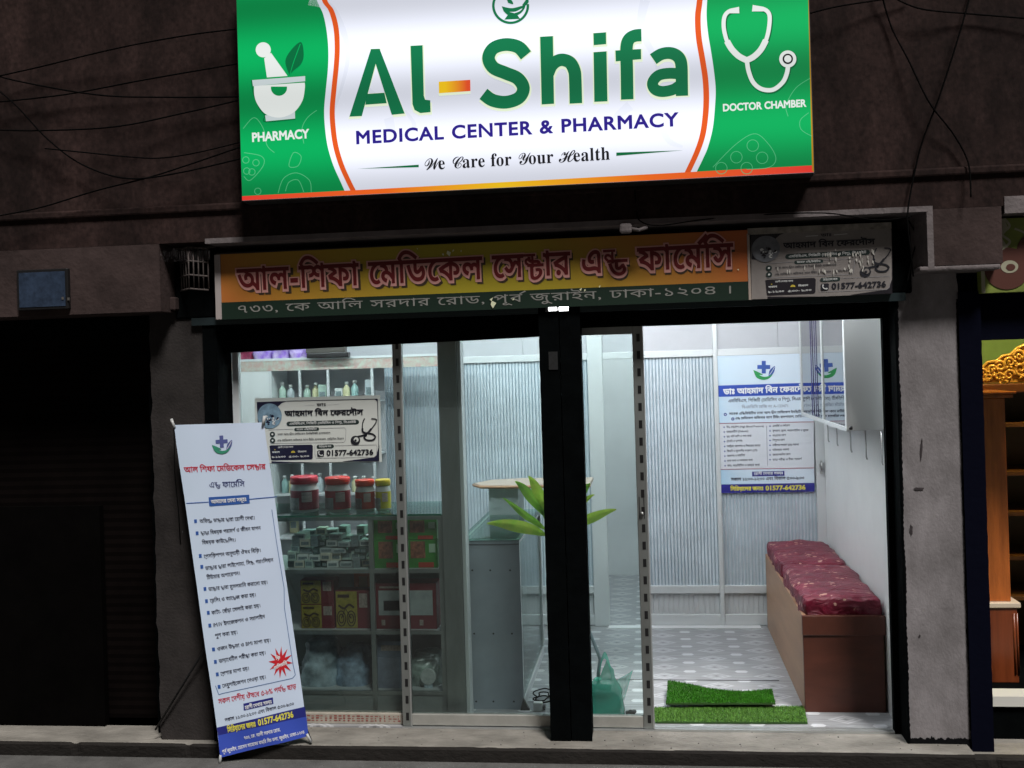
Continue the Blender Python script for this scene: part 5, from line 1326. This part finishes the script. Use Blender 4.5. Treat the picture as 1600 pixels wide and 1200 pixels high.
def lift2(u, v): return .016+.038*max(0, 1-u/.38)**1.3*(v**2)+.012*(1-v)**3+.008*math.sin(u*7)*v
turf('grass_mat', [PZ(1041, 1111), PZ(1212, 1111), PZ(1207, 1087), PZ(1044, 1083)], 'darker green grass mat with a curled up corner, lying behind the flat one', lift2, 2, 11000, (.055, .25, .015))

# bench with two cushions
XB0, XB1, YB0, YB1, ZB = .682, 1.054, .25, 1.90, .455
bn = thing('storage_bench', ((XB0+XB1)/2, 1.08, 0), 'wooden box bench with plywood side and dark brown end under the wall cabinet', 'bench')
M_ply = mat('plywood_side', (.36, .205, .12), .45, var=.18, vscale=3, stretch=(1, .5, 4)); M_brown = mat('dark_brown_laminate', (.085, .027, .017), .4, var=.25, vscale=5, stretch=(1, 1, 3))
bx(XB0, XB0+.018, YB0+.018, YB1, .0, ZB).build('side_panel', M_ply, bn, bevel=.002)
bx(XB0, XB1-.004, YB0, YB0+.0175, .0, ZB-.093).build('end_panel', M_brown, bn, bevel=.002)
bx(XB0-.003, XB1+.004, YB0-.010, YB0+.016, ZB-.092, ZB).build('end_trim', mat('brown_trim', (.092, .029, .018), .4, var=.25, vscale=5), bn, bevel=.003)
bx(XB0+.019, XB1, YB0+.018, YB1, ZB-.06, ZB-.042).build('seat_board', M_ply, bn)
bx(XB1-.018, XB1, YB0+.018, YB1, .0, ZB-.061).build('side_panel', M_ply, bn)
M_sat = mat('maroon_satin', (.17, .006, .028), .42, var=.45, vscale=9, spec=.45)
n, l, p = nodes_of(M_sat)
nw = n.new('ShaderNodeTexNoise'); nw.inputs['Scale'].default_value = 9; nw.inputs['Detail'].default_value = 6; nw.inputs['Distortion'].default_value = 1.6
tc0 = n.new('ShaderNodeTexCoord'); mp0 = n.new('ShaderNodeMapping'); mp0.inputs['Scale'].default_value = (1, 2.6, 1.6); l.new(tc0.outputs['Object'], mp0.inputs[0]); l.new(mp0.outputs[0], nw.inputs['Vector'])
bp0 = n.new('ShaderNodeBump'); bp0.inputs['Strength'].default_value = .9; bp0.inputs['Distance'].default_value = .03; l.new(nw.outputs['Fac'], bp0.inputs['Height']); l.new(bp0.outputs[0], p.inputs['Normal'])
vt = n.new('ShaderNodeTexVoronoi'); vt.inputs['Scale'].default_value = 26
tc = n.new('ShaderNodeTexCoord'); mp = n.new('ShaderNodeMapping'); mp.inputs['Scale'].default_value = (1, 1.3, 1); l.new(tc.outputs['Object'], mp.inputs[0]); l.new(mp.outputs[0], vt.inputs['Vector'])
nz = n.new('ShaderNodeTexNoise'); nz.inputs['Scale'].default_value = 11; nz.inputs['Detail'].default_value = 3; l.new(tc.outputs['Object'], nz.inputs['Vector'])
k_ = math_node(n, l, 'MULTIPLY', math_node(n, l, 'LESS_THAN', vt.outputs['Distance'], .30), math_node(n, l, 'GREATER_THAN', nz.outputs['Fac'], .53))
mx = n.new('ShaderNodeMix'); mx.data_type = 'RGBA'; l.new(math_node(n, l, 'MULTIPLY', k_, .8), mx.inputs[0])
src = p.inputs['Base Color'].links[0].from_socket; l.new(src, mx.inputs[6]); mx.inputs[7].default_value = (.62, .40, .30, 1); l.new(mx.outputs[2], p.inputs['Base Color'])
def cushion(y0, y1, seed, label):
    t = thing('bench_cushion', ((XB0+XB1)/2, (y0+y1)/2, ZB-.03), label, 'cushion', 'cushions on the bench')
    bm = bmesh.new(); bmesh.ops.create_cube(bm, size=1)
    bmesh.ops.subdivide_edges(bm, edges=bm.edges[:], cuts=15, use_grid_fill=True)
    sx, sy, sz = XB1-XB0-.012, y1-y0, .112
    for v in bm.verts:
        c = v.co.copy()
        q = Vector((c.x*sx, c.y*sy, c.z*sz)); r = .028
        inn = Vector((max(-sx/2+r, min(sx/2-r, q.x)), max(-sy/2+r, min(sy/2-r, q.y)), max(-sz/2+r, min(sz/2-r, q.z))))
        d = q-inn
        if d.length > r: q = inn+d.normalized()*r
        w3 = Vector((q.x+seed, q.y*1.0, q.z))
        dn = noise.noise(Vector((w3.x*5, w3.y*16, w3.z*8)))*.016+noise.noise(Vector((w3.x*14, w3.y*40, w3.z*20)))*.012
        if c.z > -.45:
            edge = max(abs(c.x), abs(c.y))*2
            if edge > .93 and c.z < .42: dn += .012*math.sin(q.y*95+q.x*95+3*noise.noise(w3*20))*.6
            q += Vector((c.x*1.2, c.y*.6, max(c.z, 0)*2)).normalized()*dn
        if c.z > 0: q.z += .012*(1-min(1, (abs(c.x)*2)**2))*(1-min(1, (abs(c.y)*2)**4))
        v.co = q+Vector((0, 0, sz/2))
    me = bpy.data.meshes.new('cover'); bm.to_mesh(me); bm.free()
    for f in me.polygons: f.use_smooth = True
    me.materials.append(M_sat); o = bpy.data.objects.new('cover', me); COL.objects.link(o); o.parent = t
    s_ = o.modifiers.new('sub', 'SUBSURF'); s_.levels = 1; s_.render_levels = 1
cushion(.262, 1.125, 0, 'maroon satin cushion on the near half of the bench'); cushion(1.15, 1.925, 4, 'maroon satin cushion on the far half of the bench, against the partition')

# wall cabinet on the right wall, with mirror-like glass doors
XW = .893; ZW0 = 1.326; ZW1 = 2.15; YW0, YW1 = .15, 1.66
wc = thing('wall_cabinet', (.97, .9, ZW0), 'shallow wall cabinet with reflecting glass front high above the bench', 'cabinet')
bx(XW, 1.06, YW0, YW0+.012, ZW0, ZW1).build('end_panel', mat('grey_end_board', (.72, .75, .75), .35), wc, bevel=.002)
bx(XW+.004, 1.06, YW0+.013, YW1, ZW0+.002, ZW0+.014).build('bottom_board', M_aluw, wc)
bx(XW+.10, XW+.11, YW0+.013, YW1, ZW0+.015, ZW1).build('back_board', mat('cabinet_back', (.30, .36, .40), .4), wc)
B = MB()
for y in (YW0+.013, .83, YW1-.02): B.box(XW, XW+.02, y, y+.022, ZW0+.015, ZW1)
B.box(XW, XW+.02, YW0+.013, YW1, ZW0-.004, ZW0+.0145)
B.build('frame', M_aluw, wc)
for a, b in ((YW0+.036, .829), (.853, YW1-.021)): bx(XW+.006, XW+.010, a, b, ZW0+.015, ZW1).build('glass_door', M_mirror, wc)
B = MB(); B.box(XW-.001, XW+.003, 1.20, 1.212, ZW0+.02, ZW1); B.box(XW-.001, XW+.003, 1.06, 1.066, ZW0+.02, ZW1); B.build('dark_seal', mat('purple_seal', (.03, .02, .12), .4), wc)
q = PY(1329, 666, YW0); MB().lathe([(.007, 0), (.009, .006), (.007, .016), (.0, .018)], (q.x, YW0-.008, ZW0+.005), 12).build('knob', M_black_plastic, wc)
for i, (px, y0, y1) in enumerate(((1293, 664, 691), (1307, 671, 697), (1328.5, 675, 707), (1352, 676, 718), (1377, 679, 727))):
    yy = (1.05, .80, .52, .30, .12)[i]; xq = PY(px, y0, yy).x
    z0 = PY(px, y1, yy).z
    t = thing('hanging_hook', (xq, yy, z0), ('shortest steel hook under the wall cabinet, next to the partition', 'second steel hook from the partition under the wall cabinet', 'middle steel hook of the row under the wall cabinet', 'long steel hook second from the street under the wall cabinet', 'longest steel hook under the wall cabinet, on the street side')[i], 'hook', 'steel hooks under the wall cabinet')
    MB().tube([(xq, yy, ZW0-.004), (xq+.001, yy, z0+.012), (xq+.003, yy-.004, z0+.003), (xq+.007, yy-.006, z0+.004)], .0035, 8).build('hook', M_steel, t)

# flaking plaster at the right edge of the glass opening
q = PY(1372, 560, .055)

# fluorescent tubes inside
M_tube = mat('tube_glow', (.93, .97, 1.0), emis=104)
def tube_light(x, y, z, L, label, along='x'):
    t = thing('tube_light', (x, y, z), label, 'light', 'fluorescent tubes in the shop')
    d = Vector((L/2, 0, 0)) if along == 'x' else Vector((0, L/2, 0)); c = Vector((x, y, z))
    MB().tube([c-d, c+d], .014, 12).build('tube', M_tube, t)
    e = Vector((.03, .025, 0)) if along == 'x' else Vector((.025, .03, 0))
    bx(x-d.x-.02, x+d.x+.02, y-d.y-(.02 if along != 'x' else .02), y+d.y+.02, z+.03, z+.06).build('batten', M_whitep, t)
tube_light(-.55, 1.15, 2.34, 1.2, 'long fluorescent tube on the ceiling in the middle of the shop'); tube_light(.55, .75, 2.34, 1.1, 'fluorescent tube on the ceiling above the bench')
tube_light(-1.25, .34, 2.18, .6, 'short fluorescent tube high behind the header beside the grey column'); tube_light(-1.85, .78, 2.30, 1.1, 'fluorescent tube above the medicine shelving')
tube_light(.45, .068, 2.14, .9, 'fluorescent tube hidden close behind the header above the open doorway'); tube_light(-.3, 2.65, 2.34, 1.6, 'fluorescent tube in the back room behind the partition')

# ================================================================== banner stand
c_px = [(272, 664), (412, 660), (482, 1150), (345, 1183)]
c_3d = [PY(272, 664, -.26), PY(412, 660, -.225), PY(482, 1150, -.262), PY(345, 1183, -.325)]
bnst = thing('banner_stand', (-1.76, -.30, -.05), 'white and blue pharmacy banner on a stand leaning by the dark pillar', 'banner')
def bow(u, v): return .006*math.sin(math.pi*u)*(1-.4*v)+.0045*math.sin(u*11+v*9)*max(0, .22-v)*4+.005*math.sin(u*9-v*30)*max(0, v-.86)*6+.0015*math.sin(u*6+v*21)+.002*math.sin(v*13+u*2)
P = Panel(c_3d, c_px, bow)
A = lambda *pts: [(x/4.286+260, y/4.286+640) for x, y in pts]
Bq = lambda *pts: [(x/4.0+270, y/4.0+900) for x, y in pts]
P.sheet('cloth', 0, 30, 90)
T = lambda key, f, txt, a, b, h, bold=.012, lay=1, res=3: P.text(key, lay, txt, f(a)[0], f(b)[0], h, bold, res)
q = A((382, 215))[0]; logo(P, q[0], q[1], .19, ('grey_blue', 'lgreen', 'grey_blue'), 1, -.06)
T('red', A, 'আল শিফা মেডিকেল সেন্টার', (125, 424), (670, 399), 9.0, .022, res=4); T('dkblue', A, 'এন্ড ফার্মেসি', (300, 526), (537, 518), 9.6, .008, res=4)
P.poly('blue', 1, A((292, 590), (563, 571), (567, 630), (297, 651))); T('white2', A, 'আমাদের সেবা সমূহঃ', (312, 632), (547, 613), 6, .02, 3)
P.stroke('blue', 1, A((135, 632), (293, 622)), 1.3, False); P.stroke('blue', 1, A((565, 602), (738, 586)), 1.3, False)
for f, x, y in [(A, 199, 752), (A, 210, 833), (A, 231, 985), (A, 241, 1058), (Bq, 205, 86), (Bq, 215, 162), (Bq, 227, 234), (Bq, 237, 313), (Bq, 259, 462), (Bq, 270, 540), (Bq, 281, 618), (Bq, 292, 696)]:
    c = f((x, y))[0]; P.poly('blue', 1, [(c[0]-2.4, c[1]-2.7), (c[0]+2.1, c[1]-3.2), (c[0]+2.7, c[1]+2.5), (c[0]-1.9, c[1]+3.1)])
for f, t, a, b in ((A, 'অভিজ্ঞ ডাক্তার দ্বারা রোগী দেখা।', (230, 764), (600, 738)), (A, 'স্বাস্থ্য বিষয়ক পরামর্শ ও জীবন যাপন', (238, 845), (640, 806)), (A, 'বিষয়ক কাউন্সেলিং।', (246, 908), (475, 886)), (A, 'প্রেসক্রিপশন অনুযায়ী ঔষধ বিক্রি।', (258, 1000), (642, 955)), (A, 'ডাক্তার দ্বারা লাইপোমা, সিস্ট, গ্যাংলিয়ন', (267, 1080), (724, 1018)), (A, 'টিউমার অপারেশন।', (277, 1142), (506, 1108)),
    (Bq, 'ডাক্তার দ্বারা মুসলমানি করানো হয়।', (230, 98), (600, 50)), (Bq, 'ড্রেসিং ও ব্যান্ডেজ করা হয়।', (240, 170), (530, 128)), (Bq, 'কাটা- ছেঁড়া সেলাই করা হয়।', (250, 245), (557, 196)), (Bq, 'IM/IV ইনজেকশন ও স্যালাইন', (262, 322), (586, 264)), (Bq, 'পুশ করা হয়।', (272, 387), (415, 363)), (Bq, 'ওজন উচ্চতা ও BMI মাপা হয়।', (285, 470), (619, 412)), (Bq, 'ডায়াবেটিস পরীক্ষা করা হয়।', (295, 546), (589, 490)), (Bq, 'প্রেশার মাপা হয়।', (304, 626), (486, 588)), (Bq, 'নেবুলাইজেশন দেওয়া হয়।', (315, 702), (591, 640))): T('ink', f, t, a, b, 6.0, .010)
P.stroke('frame', 1, A((708, 672), (735, 850), (790, 1195))+Bq((700, 200), (755, 560), (768, 620), (750, 640), (320, 735), (290, 745), (268, 690)), 1.0, False)
sc_ = Bq((680, 540))[0]
P.poly('starred', 1, [(sc_[0]+(18.5 if k % 2 == 0 else 8.5)*math.cos(k*math.pi/12+.05), sc_[1]+(25 if k % 2 == 0 else 11)*math.sin(k*math.pi/12+.05)) for k in range(24)])
T('white2', Bq, 'ফ্রি', (652, 525), (680, 518), 5, .03, 2); T('white2', Bq, 'ডেলিভারি', (645, 585), (722, 548), 5, .03, 2)
T('red', Bq, 'সকল দেশীয় ঔষধে ৫-৮% পর্যন্ত ছাড়', (288, 803), (775, 703), 8.2, .014)
P.poly('navy', 1, Bq((450, 797), (634, 757), (637, 797), (453, 840))); T('white2', Bq, 'রোগী দেখার সময়ঃ', (462, 832), (628, 793), 5.6, .02, 2)
T('ink', Bq, 'সকাল ১১:০০-১২:০০ এবং বিকাল ৫:০০-৯:০০', (330, 912), (762, 806), 5.6, .012)
P.sheet('navy', 1, 30, 6, src=Bq((275, 950), (826, 816), (836, 878), (283, 998))); P.sheet('midblue', 1, 30, 8, src=Bq((283, 998), (836, 878), (848, 1000), (300, 1132)))
T('yellow', Bq, 'সিরিয়ালের জন্যঃ', (347, 978), (530, 936), 8.5, .03, 2); T('yellow', Bq, '01577-642736', (546, 932), (760, 880), 9.5, .035, 2)
T('white2', Bq, '৭৩৩, কে. আলী সরদার রোড,', (455, 1020), (682, 965), 5.4, .014, 2); T('white2', Bq, 'পূর্ব জুরাইন, হোসেন সাহেবের বাড়ির নিচ তলা, জুরাইন, ঢাকা-১২০৪', (314, 1106), (825, 982), 5.4, .014, 2)
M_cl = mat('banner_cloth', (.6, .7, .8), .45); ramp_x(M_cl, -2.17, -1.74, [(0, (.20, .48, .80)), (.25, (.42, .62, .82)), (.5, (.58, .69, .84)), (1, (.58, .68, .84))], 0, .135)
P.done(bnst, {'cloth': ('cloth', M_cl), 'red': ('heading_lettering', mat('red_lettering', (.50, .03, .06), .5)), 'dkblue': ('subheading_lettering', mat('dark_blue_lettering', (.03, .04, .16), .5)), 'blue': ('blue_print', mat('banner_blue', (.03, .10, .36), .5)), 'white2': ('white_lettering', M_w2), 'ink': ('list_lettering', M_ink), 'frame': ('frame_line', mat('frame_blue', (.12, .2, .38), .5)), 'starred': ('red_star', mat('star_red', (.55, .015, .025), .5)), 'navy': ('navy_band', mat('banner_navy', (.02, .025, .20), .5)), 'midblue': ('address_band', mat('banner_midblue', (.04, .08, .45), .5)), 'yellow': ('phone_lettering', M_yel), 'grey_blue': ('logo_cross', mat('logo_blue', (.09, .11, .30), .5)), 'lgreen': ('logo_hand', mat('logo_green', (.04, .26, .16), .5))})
# hardware behind the cloth
cc_ = sum((Vector(v) for v in c_3d), Vector())/4; hub = cc_+Vector((0, .05, 0))
back = Vector((0, .016, 0))
for v, px in zip(c_3d, ((270, 652), (414, 655), (485, 1157), (346, 1192))):
    B = MB(); e = Vector(v)+(Vector(v)-cc_).normalized()*.028+Vector((0, .006, 0)); B.tube([hub, (Vector(v)+hub)/2+back, e], .005, 8); B.build('pole', M_black_plastic, bnst)
    B = MB(); d = (Vector(v)-cc_).normalized(); B.tube([Vector(v)-d*.012+Vector((0, -.006, 0)), Vector(v)+d*.03+Vector((0, -.002, 0))], [.006, .007], 8); B.build('clip', mat('clear_clip', (.45, .46, .46), .3) if 'clear_clip' not in bpy.data.materials else bpy.data.materials['clear_clip'], bnst)
g0 = PY(243, 1140, -.17); MB().tube([hub, (hub+g0)/2, g0], .005, 8).build('rear_leg', M_black_plastic, bnst)
MB().tube([PY(272, 668, -.255), PY(273, 740, -.25), PY(279, 800, -.25), PY(282, 851, -.25)], .0028, 6).build('cord', M_rubber, bnst)

# ================================================================== loose wires on the wall
def wire(pts, label, r=.0035, Y=-.335, seed=0, sag=.0):
    w3 = [PY(x, y, Y+.02*math.sin(i*1.7+seed)) for i, (x, y) in enumerate(pts)]
    w3 = catmull(w3, st=8); o = MB().tube(w3, r, 6).build('cable', M_rubber, loc=w3[0]); tag(o, label, 'cable', 'loose cables on the wall'); return o
wire([(-30, 125), (60, 105), (185, 75), (300, 54), (392, 43)], 'highest thin black cable running to the pharmacy emblem end of the lit sign', Y=-.37)
wire([(-30, 162), (100, 148), (230, 124), (392, 96)], 'black cable second from the top, rising towards the mortar and pestle emblem', Y=-.36)
wire([(-30, 108), (20, 125), (150, 148), (260, 152), (392, 151)], 'nearly level black cable on the dark wall beside the lit sign', Y=-.37, seed=1)
wire([(-30, 202), (60, 204), (180, 198), (290, 176), (392, 152)], 'black cable bowing gently up to the lit sign, below the level one', Y=-.37, seed=2)
wire([(-10, 135), (25, 165), (75, 218), (130, 258), (200, 279), (280, 270), (392, 244)], 'black cable drooping in the deepest curve towards the mortar and pestle emblem', Y=-.38, seed=3)
wire([(70, 232), (130, 238), (200, 245), (250, 247), (310, 238), (392, 218)], 'short wavy black cable in the middle of the dark wall', Y=-.37, seed=4, r=.003)
wire([(-30, 342), (60, 325), (150, 298), (250, 272), (392, 224)], 'lowest black cable slanting up from the wall ledge', Y=-.38, seed=5)
wire([(1372, -30), (1392, 40), (1420, 95), (1452, 160), (1490, 210), (1513, 255), (1517, 308)], 'black cable with a curled loose end on the wall above the grey pillar', Y=-.345)
wire([(1522, -30), (1500, 50), (1468, 150), (1440, 225), (1423, 300), (1418, 345), (1424, 400), (1427, 432)], 'long black cable hanging straight down the wall into the plaster recess', Y=-.345, seed=2)
wire([(1240, 28), (1300, 12), (1360, 2), (1420, -6)], 'short black cable passing above the stethoscope end of the lit sign', Y=-.345, seed=3)
wire([(1395, -4), (1440, 14), (1520, 22), (1620, 30)], 'black cable sagging high on the wall above the furniture shop', Y=-.345, seed=4)
wire([(992, 296), (994, 325), (1000, 345), (1030, 352), (1100, 343), (1180, 336), (1290, 333), (1370, 344), (1425, 338)], 'thin black cable running along the pale lintel above the doctor sign', Y=-.315, r=.003)
wire([(1420, 345), (1432, 370), (1426, 400), (1418, 440)], 'short black cable loop in the recess beside the peeling doctor sign', Y=-.20, r=.003)
q = PY(984, 354, -.315); t = thing('junction_box', (q.x, -.315, q.z-.02), 'small rounded junction box on the pale lintel above the orange board', 'junction box')
B = MB(); B.box(q.x-.045, q.x+.01, -.335, -.306, q.z-.03, q.z+.014); B.build('cover', M_pale, t, bevel=.012)
MB().tube([(q.x+.008, -.32, q.z-.01), (q.x+.04, -.322, q.z-.018), (q.x+.075, -.32, q.z-.006)], .008, 8).build('stub', M_pale, t)
